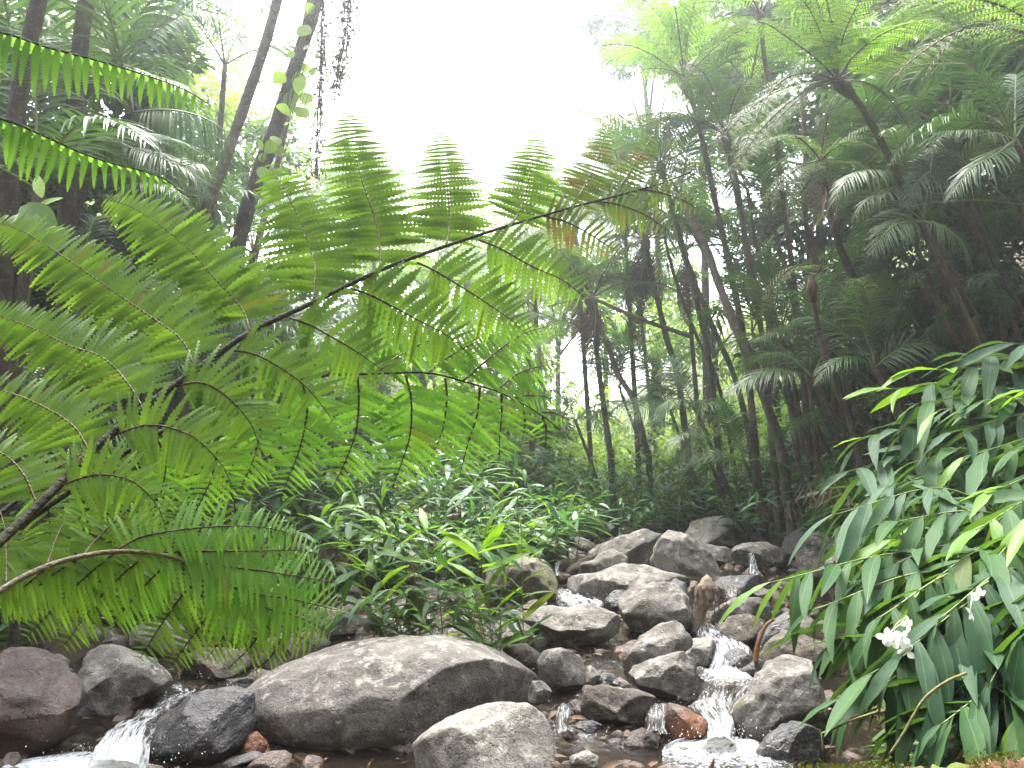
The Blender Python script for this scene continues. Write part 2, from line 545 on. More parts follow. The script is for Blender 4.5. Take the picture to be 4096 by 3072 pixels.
def bed_mat():
    m, nt, b, out = new_mat('wet streambed')
    tc = nd(nt, 'ShaderNodeTexCoord')
    v = tc.outputs['Object']
    vo = nd(nt, 'ShaderNodeTexVoronoi'); vo.inputs['Scale'].default_value = 9
    nt.links.new(v, vo.inputs['Vector'])
    col = mix(nt, ramp(nt, noise(nt, v, 2, 4), .35, .65), (.022, .017, .013), (.055, .036, .024))
    col = mix(nt, .6, col, vo.outputs['Color'], 'MULTIPLY')
    nt.links.new(col, b.inputs['Base Color'])
    b.inputs['Roughness'].default_value = .4
    bump(nt, b, vo.outputs['Distance'], .8, .05)
    return m
M['bed'] = bed_mat()

def water_mat(name, foam_lo, foam_hi, sx, sy, clear=.45, body=(.035, .026, .018)):
    """Clear brown water with white broken foam; the foam follows the flow (attribute: across, along)."""
    m, nt, b, out = new_mat(name)
    at = nd(nt, 'ShaderNodeAttribute', attribute_name='flow')
    mp = nd(nt, 'ShaderNodeMapping'); mp.inputs['Scale'].default_value = (sx, sy, 1)
    nt.links.new(at.outputs['Vector'], mp.inputs['Vector'])
    n1 = noise(nt, mp.outputs[0], 1.0, 5, .65)
    n2 = noise(nt, mp.outputs[0], 3.7, 3, .6)
    sx_ = nd(nt, 'ShaderNodeSeparateXYZ')
    nt.links.new(at.outputs['Vector'], sx_.inputs[0])
    a = nd(nt, 'ShaderNodeMath', operation='MULTIPLY_ADD'); a.inputs[1].default_value = .35
    nt.links.new(n2, a.inputs[0]); nt.links.new(n1, a.inputs[2])
    c = nd(nt, 'ShaderNodeMath', operation='ADD')
    nt.links.new(a.outputs[0], c.inputs[0]); nt.links.new(sx_.outputs['Z'], c.inputs[1])
    foam = ramp(nt, c.outputs[0], foam_lo, foam_hi)
    b.inputs['Base Color'].default_value = (*body, 1)
    b.inputs['Roughness'].default_value = .06
    b.inputs['Specular IOR Level'].default_value = .6
    bump(nt, b, a.outputs[0], .6, .02)
    tr = nd(nt, 'ShaderNodeBsdfTransparent'); tr.inputs['Color'].default_value = (.75, .68, .58, 1)
    w = nd(nt, 'ShaderNodeMixShader'); w.inputs[0].default_value = clear
    nt.links.new(b.outputs[0], w.inputs[1]); nt.links.new(tr.outputs[0], w.inputs[2])
    d = nd(nt, 'ShaderNodeBsdfPrincipled')
    d.inputs['Base Color'].default_value = (.62, .65, .68, 1)
    d.inputs['Roughness'].default_value = .5
    bump(nt, d, a.outputs[0], .7, .03)
    tl = nd(nt, 'ShaderNodeBsdfTranslucent'); tl.inputs['Color'].default_value = (.6, .63, .66, 1)
    df = nd(nt, 'ShaderNodeMixShader'); df.inputs[0].default_value = .3
    nt.links.new(d.outputs[0], df.inputs[1]); nt.links.new(tl.outputs[0], df.inputs[2])
    o = nd(nt, 'ShaderNodeMixShader')
    nt.links.new(foam, o.inputs[0])
    nt.links.new(w.outputs[0], o.inputs[1]); nt.links.new(df.outputs[0], o.inputs[2])
    nt.links.new(o.outputs[0], out.inputs['Surface'])
    return m
M['pool'] = water_mat('pool water', .95, 1.1, 9, 9, .45, (.02, .016, .012))
M['fall'] = water_mat('falling water', .62, 1.02, 62, 5.0, .55, (.05, .045, .04))
M['foam'] = water_mat('foaming water', .65, 1.02, 30, 24, .5, (.05, .05, .05))
# ------------------------------------------------------------------ ground
def grid_mesh(xs, ys, zf, attr=None):
    X, Y = np.meshgrid(xs, ys)
    V = np.stack([X, Y, zf(X, Y)], -1).reshape(-1, 3)
    nx, ny = len(xs), len(ys)
    i = np.arange(nx - 1)[None] + nx * np.arange(ny - 1)[:, None]
    f = np.stack([i, i + 1, i + 1 + nx, i + nx], -1).reshape(-1, 4)
    return V, f

def ground_z(X, Y):
    p = np.stack([X, Y, np.zeros_like(X)], -1)
    return gz(X, Y) + .05 * fbm(p * 1.7, 3) + .25 * fbm(p * .25, 5, 2) * np.clip(np.abs(X - 1) / 8, 0, 1)

mb = MB()
xs = np.r_[np.arange(-60, -8, 2.0), np.arange(-8, 9, .16), np.arange(9, 61, 2.0)]
ys = np.r_[np.arange(-40, 0, 2.0), np.arange(0, 22, .16), np.arange(22, 90, 2.0)]
V, f = grid_mesh(xs, ys, ground_z)
mb.add(V, f)
tag(mb.build('ground', M['soil']), kind='structure')

# bed of the stream under the water
mb = MB()
def chan(y):
    return interp(y, XL), interp(y, XR)
mb2 = MB()
ys = np.arange(2.5, 15, .06)
us = np.linspace(-.04, 1.04, 90)
L_, R_ = chan(ys)
X = L_[:, None] + (R_ - L_)[:, None] * us[None]
Y = np.repeat(ys[:, None], len(us), 1)
P = np.stack([X, Y, 0 * X], -1)
Zb = interp(Y, PROFILE) + .05 + .05 * fbm(P * 4, 9)
i = np.arange(len(us) - 1)[None] + len(us) * np.arange(len(ys) - 1)[:, None]
f = np.stack([i, i + 1, i + 1 + len(us), i + len(us)], -1).reshape(-1, 4)
mb.add(np.stack([X, Y, Zb], -1).reshape(-1, 3), f)
tag(mb.build('streambed', M['bed']), kind='structure')
Zw = interp(Y, PROFILE) + .125 + .012 * fbm(P * 7, 21, 3)
mb2.add(np.stack([X, Y, Zw], -1).reshape(-1, 3), f, None, np.stack([X, Y, 0 * X - .04], -1).reshape(-1, 3))
tag(mb2.build('stream', M['pool'], attr=True), kind='structure')

# ------------------------------------------------------------------ boulders
def ico(sub):
    import bmesh
    bm = bmesh.new()
    bmesh.ops.create_icosphere(bm, subdivisions=sub, radius=1)
    v = np.array([x.co[:] for x in bm.verts])
    f = np.array([[q.index for q in x.verts] for x in bm.faces])
    bm.free()
    return v, f
ICO = {k: ico(k) for k in (3, 4, 5, 6)}

def A(p):  return [((2000 + x / 1.8433), (2000 + y / 1.8433)) for x, y in p]
def B(p):  return [((2650 + x / 1.5297), (2000 + y / 1.5297)) for x, y in p]
def Cz(p): return [(x / 2.011, 2300 + y / 2.011) for x, y in p]
def E(p):  return [((1300 + x / 1.548), (2000 + y / 1.548)) for x, y in p]
def W(p):  return [(x / .54004, y / .54004) for x, y in p]

def boulder(poly, mat, label, seed, d=None, thick=.8, flat=.35, cuts=7, rough=.05, sub=4, name='boulder', group='boulders in the stream', lift=.12, sink=1.1):
    """A stone whose outline from the camera follows poly; solid, as deep as it is wide."""
    poly = np.array(poly, float)
    if 40 < seed < 93:
        poly = poly.mean(0) + (poly - poly.mean(0)) * np.array([1.06, 1.04])
    r = rng(seed)
    if d is None:
        d = ground_d(poly[:, 1].max(), lift)
    w = np.ptp(poly[:, 0]) / 4 / F * d
    h = np.ptp(poly[:, 1]) / 4 / F * d
    T = thick * .5 * (w * .55 + h * .45)
    dc = d + T * .6
    pts = np.array([S(x, y, dc) for x, y in poly])
    c = pts.mean(0)
    q = pts[:, [0, 2]] - c[[0, 2]]
    # dense closed outline, as radius by angle
    k = len(q)
    dense = np.vstack([q[i] + (q[(i + 1) % k] - q[i]) * t for i in range(k) for t in np.linspace(0, 1, 14, endpoint=False)])
    th = np.arctan2(dense[:, 1], dense[:, 0])
    ra = np.hypot(dense[:, 0], dense[:, 1])
    o = np.argsort(th); th, ra = th[o], ra[o]
    gt = np.linspace(-math.pi, math.pi, 181)[:-1]
    gr = np.interp(gt, th, ra, period=2 * math.pi)
    ker = np.array([1, 2, 3, 2, 1.]); ker /= ker.sum()
    gr = np.convolve(np.r_[gr[-2:], gr, gr[:2]], ker, 'valid')
    v, f = ICO[sub]
    ang = np.arctan2(v[:, 2], v[:, 0])
    rho = np.hypot(v[:, 0], v[:, 2])
    R = np.interp(ang, gt, gr, period=2 * math.pi)
    prof = rho ** .85
    p = np.stack([R * prof * np.cos(ang), T * np.sign(v[:, 1]) * np.abs(v[:, 1]) ** .8, R * prof * np.sin(ang)], 1)
    def cut(n, frac, hard=.92):
        nonlocal p
        n = norm(n)
        s = p @ n
        lim = s.max() * frac
        p = p - n * (np.maximum(0, s - lim) * hard)[:, None]
    if flat:
        cut(np.array([r.normal(0, .25), -.55, .8]), 1 - flat)
    for _ in range(cuts + (4 if 40 < seed < 93 else 0)):
        n = np.array([r.normal(0, .8), -abs(r.normal(.7, .4)), r.normal(.25, .7)])
        cut(n, r.uniform(.60, .87), .97)
    for _ in range(3):
        cut(r.normal(size=3), r.uniform(.85, .97))
    size = (w + h) / 2
    dr = norm(p)
    s1 = fbm(p / size * 3.1 + seed, seed, 4)
    s2 = fbm(p / size * 11 + seed, seed + 5, 3)
    p = p + dr * (size * rough * (s1 * .8 + s2 * .3))[:, None]
    for k_ in (0, 2):                        # bring the cut stone back to the traced width and height
        j = 0 if k_ == 0 else 1
        a, b = q[:, j].min(), q[:, j].max()
        pa, pb = p[:, k_].min(), p[:, k_].max()
        p[:, k_] = a + (p[:, k_] - pa) * (b - a) / (pb - pa)
    p[:, 2] = np.where(p[:, 2] < 0, p[:, 2] * sink, p[:, 2])
    mb = MB()
    mb.add(p + c, None, f)
    ob = mb.build(name, M[mat], None, c)
    tag(ob, label, 'boulder' if name == 'boulder' else 'stone', group)
    return ob

# the big ones in front
boulder(W([(524, 1500), (545, 1468), (620, 1430), (700, 1400), (850, 1378), (950, 1381), (1060, 1405), (1130, 1440), (1166, 1480), (1155, 1512), (1100, 1540), (1010, 1562), (900, 1592), (780, 1612), (650, 1600), (570, 1570), (530, 1535)]),
        'rock', 'largest boulder, long grey whale-backed stone with yellow moss on its left shoulder', 11, thick=.95, flat=.06, cuts=1, rough=.03, sub=6, lift=.05)
boulder(W([(880, 1690), (893, 1640), (925, 1605), (985, 1565), (1080, 1537), (1150, 1535), (1193, 1570), (1202, 1620), (1190, 1690), (1130, 1750), (950, 1750)]),
        'rock_pale', 'pale angular rock in front of the largest boulder, cut off by the bottom edge', 12, d=4.75, thick=1.0, flat=.22, cuts=8, rough=.035, sub=5)
boulder(E([(1255, 1240), (1290, 1130), (1370, 1120), (1405, 1180), (1370, 1245), (1300, 1262)]), 'rock', 'small grey lump touching the right end of the largest boulder', 13, d=6.05)
# left side
boulder(Cz([(-190, 1050), (-140, 720), (0, 640), (140, 600), (260, 620), (360, 700), (440, 830), (590, 890), (610, 1000), (520, 1150), (430, 1300), (330, 1370), (150, 1450), (0, 1480), (-150, 1420)]),
        'rock_wetbrown', 'big reddish brown wet boulder cut off by the left edge of the picture', 21, thick=.8, flat=.25, cuts=8, rough=.05, sub=5)
boulder(Cz([(600, 720), (650, 640), (800, 580), (950, 570), (1060, 610), (1200, 690), (1300, 800), (1345, 880), (1250, 940), (1190, 960), (1170, 1090), (1080, 1200), (850, 1230), (720, 1130), (640, 920)]),
        'rock', 'blotchy grey brown boulder left of the left cascade, under the hanging fern', 22, thick=.9, flat=.2, cuts=6, rough=.05, sub=5, d=6.2)
boulder(Cz([(375, 660), (450, 640), (515, 690), (505, 770), (590, 800), (600, 880), (480, 870), (420, 780)]), 'rock', 'narrow grey stone wedged between the two big left boulders', 23, d=6.5)
boulder(Cz([(1150, 1300), (1230, 1180), (1330, 1090), (1400, 1070), (1490, 970), (1640, 925), (1900, 930), (2010, 960), (2040, 1200), (1970, 1400), (1720, 1505), (1400, 1510), (1190, 1480)]),
        'rock_dark', 'dark wet boulder with a pale top, right beside the left cascade', 24, thick=.8, flat=.3, cuts=5, rough=.04, sub=5)
boulder(Cz([(190, 470), (330, 370), (540, 370), (800, 420), (910, 480), (860, 560), (640, 640), (420, 660), (240, 620)]), 'rock_moss', 'mossy flat boulder behind the blotchy one, half covered by fern tips', 25, d=7.6)
boulder(Cz([(815, 525), (900, 470), (1000, 500), (1040, 560), (1000, 620), (860, 610)]), 'rock', 'small pointed grey stone on the left bank, a lone ginger leaf above it', 26, d=7.4)
boulder(Cz([(960, 340), (1000, 240), (1150, 210), (1400, 220), (1600, 240), (1640, 340), (1500, 480), (1200, 490), (1000, 440)]), 'rock_brown', 'brown boulder in front of the red dead frond', 27, d=8.6)
boulder(Cz([(1040, 600), (1150, 520), (1380, 500), (1600, 560), (1640, 640), (1420, 690), (1200, 700)]), 'rock', 'low grey rock above the foaming head of the left cascade', 35, d=7.9)
boulder(Cz([(1750, 905), (1830, 850), (2000, 820), (2070, 860), (1990, 915), (1860, 935)]), 'rock_dark', 'flat black slab beside the foam, left of the largest boulder', 28, d=6.7)
boulder(Cz([(2040, 800), (2060, 650), (2130, 530), (2300, 450), (2550, 460), (2660, 560), (2560, 680), (2300, 790), (2120, 860)]), 'rock_brown', 'smooth brown boulder behind the left shoulder of the largest boulder', 29, d=7.0, cuts=3)
boulder(Cz([(1905, 1410), (1950, 1330), (2040, 1265), (2130, 1360), (2155, 1450), (2040, 1450), (1960, 1465)]), 'rock_rust', 'orange brown pointed stone in the dark gap under the largest boulder', 30, name='stone', sub=4)
boulder(Cz([(1770, 1545), (1850, 1490), (2040, 1420), (2110, 1450), (2040, 1530), (1900, 1580)]), 'rock_dark', 'sharp black sliver of rock below the orange brown pointed stone', 31, d=5.35, name='stone')
boulder(Cz([(-20, 1530), (60, 1440), (130, 1430), (165, 1500), (100, 1560), (0, 1590)]), 'rock_wetbrown', 'small wet brown stone in the bottom left corner', 32, d=5.3, name='stone')
boulder(Cz([(1150, 1580), (1200, 1530), (1290, 1540), (1325, 1580), (1240, 1620)]), 'rock_brown', 'brown pebble at the bottom edge, right of the white foam', 33, d=5.1, name='stone')
boulder(Cz([(1640, 520), (1780, 440), (2040, 430), (2100, 520), (2010, 640), (1800, 640)]), 'rock_pale', 'pale sunlit stone seen through the fern tips', 34, d=8.2, flat=.5)
boulder(Cz([(1340, 930), (1400, 880), (1490, 890), (1470, 960), (1380, 980)]), 'rock_dark', 'small black stone at the edge of the left foam', 36, d=6.7, name='stone')

# right cluster, from the back
boulder(A([(735, 90), (770, 68), (830, 65), (862, 92), (860, 130), (800, 155), (745, 142)]), 'rock_brown', 'small round brown stone furthest back in the gap between the gingers', 41)
boulder(A([(828, 135), (880, 108), (945, 140), (962, 185), (900, 205), (840, 182)]), 'rock_brown', 'second small brown stone, in front of the furthest one', 42)
boulder(A([(735, 200), (800, 170), (860, 210), (872, 255), (820, 285), (750, 255)]), 'rock_dark', 'dark brownish stone under the drooping ginger leaves at the back', 43)
boulder(A([(868, 205), (940, 198), (975, 238), (900, 270), (866, 255)]), 'rock_brown', 'low brown stone next to the dark one at the back of the stream', 44)
boulder(A([(1085, 200), (1150, 130), (1230, 135), (1285, 195), (1245, 245), (1120, 240)]), 'rock_moss', 'dull mossy boulder half hidden by gingers behind the slab', 45)
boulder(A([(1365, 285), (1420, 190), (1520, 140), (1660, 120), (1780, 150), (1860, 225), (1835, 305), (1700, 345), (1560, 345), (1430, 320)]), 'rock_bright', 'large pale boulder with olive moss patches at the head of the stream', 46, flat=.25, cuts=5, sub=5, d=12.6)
boulder(A([(675, 375), (860, 270), (1060, 218), (1190, 265), (1205, 340), (1150, 480), (1060, 500), (900, 460), (780, 460), (690, 440)]), 'rock', 'broad grey slab leaning left, behind the pale ridged rock', 47, cuts=4, flat=.25, sub=5)
boulder(A([(1125, 480), (1175, 310), (1262, 232), (1350, 275), (1480, 400), (1640, 565), (1560, 620), (1440, 625), (1280, 590), (1160, 525)]), 'rock_pale', 'pyramid shaped speckled boulder above the driftwood stump', 48, cuts=5, flat=.2, sub=5)
boulder(A([(1415, 315), (1560, 335), (1750, 385), (1835, 430), (1800, 478), (1700, 480), (1560, 445), (1475, 405)]), 'rock', 'flat overhanging slab right of the pyramid shaped boulder', 49, flat=.4, d=11.2)
boulder(A([(1725, 375), (1800, 312), (1960, 318), (2065, 360), (2140, 465), (2060, 510), (1900, 490), (1780, 455)]), 'rock_pale', 'grey rock with white flecks beside the upper trickle', 50, flat=.4)
boulder(B([(738, 300), (745, 200), (800, 175), (870, 172), (922, 215), (915, 320), (850, 375), (770, 370)]), 'rock_dark', 'dark upright round boulder at the foot of the right bank', 51)
boulder(B([(855, 340), (920, 225), (1050, 192), (1200, 200), (1290, 280), (1260, 410), (1080, 460), (895, 440)]), 'rock', 'big smooth grey boulder on the right, its side behind ginger leaves', 52, cuts=4, sub=5, d=10.0)
boulder(B([(1030, 400), (1120, 300), (1300, 288), (1510, 330), (1490, 430), (1200, 500), (1040, 470)]), 'rock_pale', 'pale boulder nearly hidden behind the right hand gingers', 53, d=8.6)
boulder(B([(640, 300), (690, 200), (740, 230), (750, 320), (700, 350)]), 'rock_moss', 'thin mossy stone leaning on the bank left of the dark upright boulder', 54, d=12.5)
boulder(E([(1000, 470), (1040, 420), (1120, 380), (1290, 358), (1400, 408), (1432, 480), (1425, 610), (1300, 660), (1150, 660), (1030, 580)]), 'rock_moss', 'rounded olive brown boulder at the foot of the left gingers', 55, cuts=3, flat=.2, sub=5)
boulder(A([(278, 305), (320, 286), (420, 328), (505, 395), (500, 450), (400, 470), (315, 440)]), 'rock_pale', 'speckled pinkish boulder above the rounded olive brown one', 56)
boulder(A([(555, 285), (640, 288), (705, 345), (650, 385), (560, 360)]), 'rock_pale', 'small pale rock under the long drooping ginger leaves', 57)
boulder(A([(408, 545), (480, 543), (530, 590), (455, 612), (412, 585)]), 'rock_rust', 'small tan stone right of the rounded olive brown boulder', 58, name='stone')
boulder(A([(405, 510), (440, 458), (520, 433), (575, 450), (565, 505), (480, 550)]), 'rock_moss', 'little mossy rock beside the thin upper trickle on the left', 59)
boulder(A([(485, 545), (520, 500), (680, 398), (730, 440), (650, 500), (560, 570), (510, 572)]), 'rock_brown', 'tilted brown block leaning against the pale ridged rock', 60)
boulder(A([(590, 560), (630, 460), (720, 438), (742, 400), (820, 366), (900, 428), (945, 475), (930, 580), (760, 600)]), 'rock_pale', 'peaked pale rock in the middle of the cluster', 61, flat=.2)
boulder(A([(522, 585), (600, 550), (740, 540), (930, 475), (1060, 475), (1200, 530), (1395, 600), (1375, 660), (1230, 665), (930, 680), (830, 755), (650, 725), (540, 680)]), 'rock_pale', 'long pale ridged rock across the middle of the stream', 62, flat=.3, cuts=6, sub=5)
boulder(A([(1225, 660), (1300, 585), (1392, 605), (1410, 790), (1330, 815), (1255, 750)]), 'rock_dark', 'dark shaded rock left of the driftwood stump', 63)
boulder(A([(890, 770), (930, 660), (1080, 618), (1225, 640), (1315, 760), (1400, 860), (1450, 995), (1380, 1020), (1200, 980), (1060, 990), (960, 945), (905, 860)]), 'rock', 'square shouldered grey block in the centre of the right cluster', 64, flat=.32, cuts=6, sub=5)
boulder(A([(120, 890), (280, 828), (450, 788), (560, 800), (640, 776), (820, 798), (875, 870), (865, 970), (740, 1055), (560, 1095), (380, 1075), (255, 1010), (190, 940)]), 'rock', 'wide scooped grey boulder left of the square shouldered block', 65, flat=.28, cuts=6, sub=5)
boulder(A([(928, 1300), (942, 1160), (1060, 985), (1180, 903), (1290, 902), (1385, 990), (1398, 1060), (1250, 1150), (1080, 1235), (985, 1335)]), 'rock', 'egg shaped boulder tilted up to the right, below the square block', 66, flat=.25, cuts=4, sub=5)
boulder(A([(978, 1365), (1050, 1248), (1200, 1188), (1370, 1128), (1445, 1190), (1466, 1335), (1435, 1450), (1330, 1495), (1200, 1465), (1060, 1405)]), 'rock', 'chunky grey boulder left of the right cascade', 67, flat=.3, cuts=6, sub=5)
boulder(A([(282, 1190), (335, 1108), (450, 1098), (580, 1138), (620, 1210), (605, 1350), (520, 1425), (400, 1425), (305, 1345)]), 'rock', 'smooth round grey boulder right of the largest boulder', 68, flat=.15, cuts=1, rough=.02, sub=5)
boulder(A([(235, 1010), (300, 988), (348, 1040), (325, 1095), (250, 1098)]), 'rock_pale', 'small pale stone above the smooth round boulder', 69, name='stone')
boulder(A([(30, 930), (150, 908), (248, 970), (235, 1075), (120, 1100), (20, 1060)]), 'rock_pale', 'pale rock under the yellowing leaves of the front ginger', 70)
boulder(A([(20, 1090), (200, 1066), (333, 1160), (315, 1245), (230, 1270), (110, 1190)]), 'rock_brown', 'brown block wedged behind the right end of the largest boulder', 71)
boulder(A([(600, 1265), (680, 1228), (742, 1290), (725, 1380), (615, 1385)]), 'rock', 'angular grey stone right of the smooth round boulder', 72)
boulder(A([(705, 1275), (870, 1290), (872, 1360), (780, 1385), (715, 1365)]), 'rock_dark', 'low dark stone in the shaded middle of the stream', 73, name='stone')
boulder(A([(835, 1355), (880, 1315), (980, 1392), (890, 1412)]), 'rock', 'small bluish wedge of stone beside the chunky boulder', 74, name='stone')
boulder(A([(610, 1510), (650, 1400), (760, 1378), (1000, 1398), (1135, 1450), (1100, 1550), (1040, 1640), (900, 1680), (720, 1660), (640, 1600)]), 'rock_brown', 'flat topped brown boulder at the edge of the front pool', 75, flat=.35, cuts=5, sub=5)
boulder(A([(1375, 1095), (1420, 1018), (1560, 1035), (1600, 1120), (1550, 1225), (1460, 1235)]), 'rock_pale', 'pale rock split from the chunky boulder by the top of the right cascade', 76)
boulder(A([(1660, 1190), (1690, 1130), (1740, 1097), (1790, 1130), (1880, 1235), (1800, 1285), (1690, 1275)]), 'rock_dark', 'pointed dark stone standing in the white water of the right cascade', 77, d=6.9)
boulder(A([(1635, 965), (1700, 878), (1830, 848), (1960, 918), (1978, 965), (1890, 1110), (1750, 1095), (1650, 1030)]), 'rock_brown', 'brown faceted rock at the top right of the right cascade', 78, flat=.35)
boulder(A([(1570, 860), (1650, 768), (1760, 728), (1960, 738), (2010, 800), (1940, 945), (1760, 880), (1700, 915), (1600, 925)]), 'rock', 'wide flat grey rock right of the driftwood stump', 79, flat=.4)
boulder(A([(1885, 1190), (1930, 1005), (2010, 898), (2130, 828), (2215, 860), (2185, 990), (2020, 1075), (1960, 1170)]), 'rock_dark', 'dark curved boulder with the orange root over its edge', 80, flat=.15, cuts=3)
boulder(B([(615, 975), (680, 868), (760, 808), (860, 813), (960, 848), (1045, 890), (1020, 985), (900, 1025), (700, 1055)]), 'rock_brown', 'speckled dark brown boulder above the wet sloping one', 81, flat=.2, cuts=3, sub=5)
boulder(B([(585, 1140), (640, 1048), (790, 978), (900, 998), (990, 1060), (1035, 1190), (1045, 1280), (900, 1300), (760, 1355), (640, 1490), (470, 1490), (435, 1410), (465, 1300), (555, 1200)]), 'rock', 'big grey boulder with a wet left slope, right of the right cascade', 82, flat=.25, cuts=6, sub=5)
boulder(B([(685, 1445), (760, 1368), (870, 1368), (985, 1410), (970, 1570), (860, 1620), (680, 1600), (595, 1550)]), 'rock_dark', 'black wet boulder beside the front pool, below the right gingers', 83, sub=5)
boulder(B([(865, 1340), (940, 1288), (1045, 1278), (1050, 1335), (900, 1355)]), 'rock_pale', 'small pale stone between the black boulder and the gingers', 84, name='stone')
boulder(B([(10, 1390), (60, 1258), (150, 1298), (265, 1360), (285, 1440), (180, 1495), (50, 1490)]), 'rock_rust', 'rusty orange rock at the left foot of the right cascade', 85, cuts=8)
boulder(B([(475, 1060), (600, 978), (645, 1010), (625, 1065), (520, 1090)]), 'rock_dark', 'small black stone at the right lip of the right cascade', 86, name='stone')
boulder(A([(1580, 620), (1680, 568), (1830, 558), (1905, 620), (1865, 710), (1720, 755), (1620, 715)]), 'rock_dark', 'glistening bluish wet boulder right of the stump top', 87)
boulder(A([(1865, 695), (1920, 648), (2005, 668), (2015, 745), (1900, 758)]), 'rock', 'small grey stone right of the glistening bluish boulder', 88)
boulder(A([(770, 770), (850, 678), (935, 668), (925, 770), (860, 810), (795, 810)]), 'rock_dark', 'shaded dark rock below the long pale ridged rock', 89)
boulder(A([(160, 795), (230, 738), (322, 748), (350, 812), (260, 845), (185, 838)]), 'rock_wetbrown', 'reddish wet stone at the foot of the rounded olive brown boulder', 90, name='stone')
boulder(A([(55, 825), (160, 798), (170, 855), (65, 880)]), 'rock_dark', 'black stone left of the reddish wet one', 91, name='stone')
boulder(A([(1275, 1570), (1330, 1518), (1375, 1600), (1330, 1660)]), 'rock_rust', 'tall rusty splinter of rock left of the rusty orange rock', 92, name='stone')
boulder(E([(1840, 1525), (1870, 1428), (1935, 1470), (1925, 1528)]), 'rock_rust', 'red brown cube shaped stone standing in the front pool', 93, name='stone', cuts=9)
boulder(E([(1515, 1600), (1630, 1553), (1700, 1600), (1685, 1650), (1555, 1655)]), 'rock_pale', 'flat cream stone in the shallow front pool at the bottom edge', 94, name='stone', d=4.95)
boulder(E([(1395, 1640), (1440, 1618), (1480, 1665), (1430, 1690)]), 'rock_rust', 'little rust stone against the pale front rock', 95, name='stone', d=4.9)
boulder(E([(1495, 1280), (1560, 1238), (1625, 1300), (1575, 1345)]), 'rock_wetbrown', 'wet brown stone left of the flat topped brown boulder', 96, name='stone')
boulder(E([(1550, 1395), (1660, 1368), (1725, 1410), (1640, 1445)]), 'rock_dark', 'dark flat stone in front of the flat topped brown boulder', 97, name='stone')
boulder(E([(1455, 1435), (1540, 1418), (1575, 1450), (1500, 1490)]), 'rock_wetbrown', 'wet reddish pebble where the little rill enters the front pool', 98, name='stone')
boulder(E([(1940, 1480), (2020, 1440), (2085, 1480), (2060, 1530), (1960, 1535)]), 'rock_dark', 'dark stone awash right of the red brown cube stone', 99, name='stone')
boulder(E([(100, 560), (160, 520), (220, 560), (230, 610), (110, 610)]), 'rock_brown', 'brown rock under the ginger stems behind the largest boulder', 100, d=8.2)
boulder(E([(340, 650), (420, 600), (520, 610), (580, 680), (560, 740), (380, 730)]), 'rock', 'grey rock in the left trickle behind the ginger stems', 101, d=8.0)
boulder(E([(220, 760), (290, 710), (365, 740), (360, 790), (240, 800)]), 'rock_pale', 'tan rock in the left trickle just behind the largest boulder', 102, d=7.4)

# loose gravel between the stones: nobody could count it
r = rng(77)
mb = MB()
v3, f3 = ICO[3]
tv = v3 * (1 + .22 * fbm(v3 * 1.6, 4, 2))[:, None]
n = 4200
yy = r.uniform(4.3, 13.5, n)
l_, r_ = chan(yy)
xx = l_ + (r_ - l_) * r.uniform(.02, .98, n)
s = .012 + .085 * r.random(n) ** 4
O = np.stack([xx, yy, interp(yy, PROFILE) + .06 + s * .3], 1)
v1, f1 = ICO[3]
Q = norm(r.normal(size=(n, 3))); Q2 = norm(np.cross(Q, r.normal(size=(n, 3)))); Q3 = np.cross(Q, Q2)
import bmesh as _bm
bm_ = _bm.new(); _bm.ops.create_icosphere(bm_, subdivisions=2, radius=1)
tv = np.array([x.co[:] for x in bm_.verts]); tf = np.array([[q.index for q in x.verts] for x in bm_.faces]); bm_.free()
tv = tv * (1 + .25 * vnoise(tv * 1.7, 4))[:, None]
mb.stamp((tv, np.zeros((0, 4), int), tf), O, Q * s[:, None], Q2 * (s * .8)[:, None], Q3 * (s * .6)[:, None])
tag(mb.build('gravel', M['rock_wetbrown']), kind='stuff')
mb = MB()
n = 520
yy = r.uniform(4.6, 13.8, n); l_, r_ = chan(yy)
xx = l_ + (r_ - l_) * r.uniform(.01, .99, n)
s = .045 + .10 * r.random(n) ** 2
O = np.stack([xx, yy, interp(yy, PROFILE) + .07 + s * .15], 1)
for q in range(3):
    bm_ = _bm.new(); _bm.ops.create_icosphere(bm_, subdivisions=3, radius=1)
    tv = np.array([x.co[:] for x in bm_.verts]); tf = np.array([[w_.index for w_ in x.verts] for x in bm_.faces]); bm_.free()
    for _ in range(9):
        nn = norm(r.normal(size=3)); dd = tv @ nn; lim = r.uniform(.55, .9)
        tv = tv - nn * (np.maximum(0, dd - lim) * .92)[:, None]
    tv = tv * (1 + .10 * fbm(tv * 2.2, 4 + q, 3))[:, None]
    m = np.arange(n) % 3 == q
    k = m.sum()
    Q = norm(r.normal(size=(k, 3)) * np.array([1, 1, .3])); Q2 = norm(np.cross(Q, np.array([0, 0, 1]) + r.normal(0, .3, (k, 3)))); Q3 = np.cross(Q, Q2)
    mb.stamp((tv, np.zeros((0, 4), int), tf), O[m], Q * (s[m] * 1.3)[:, None], Q2 * s[m][:, None], Q3 * (s[m] * .75)[:, None])
tag(mb.build('cobbles', M['rock_wetbrown']), kind='stuff')

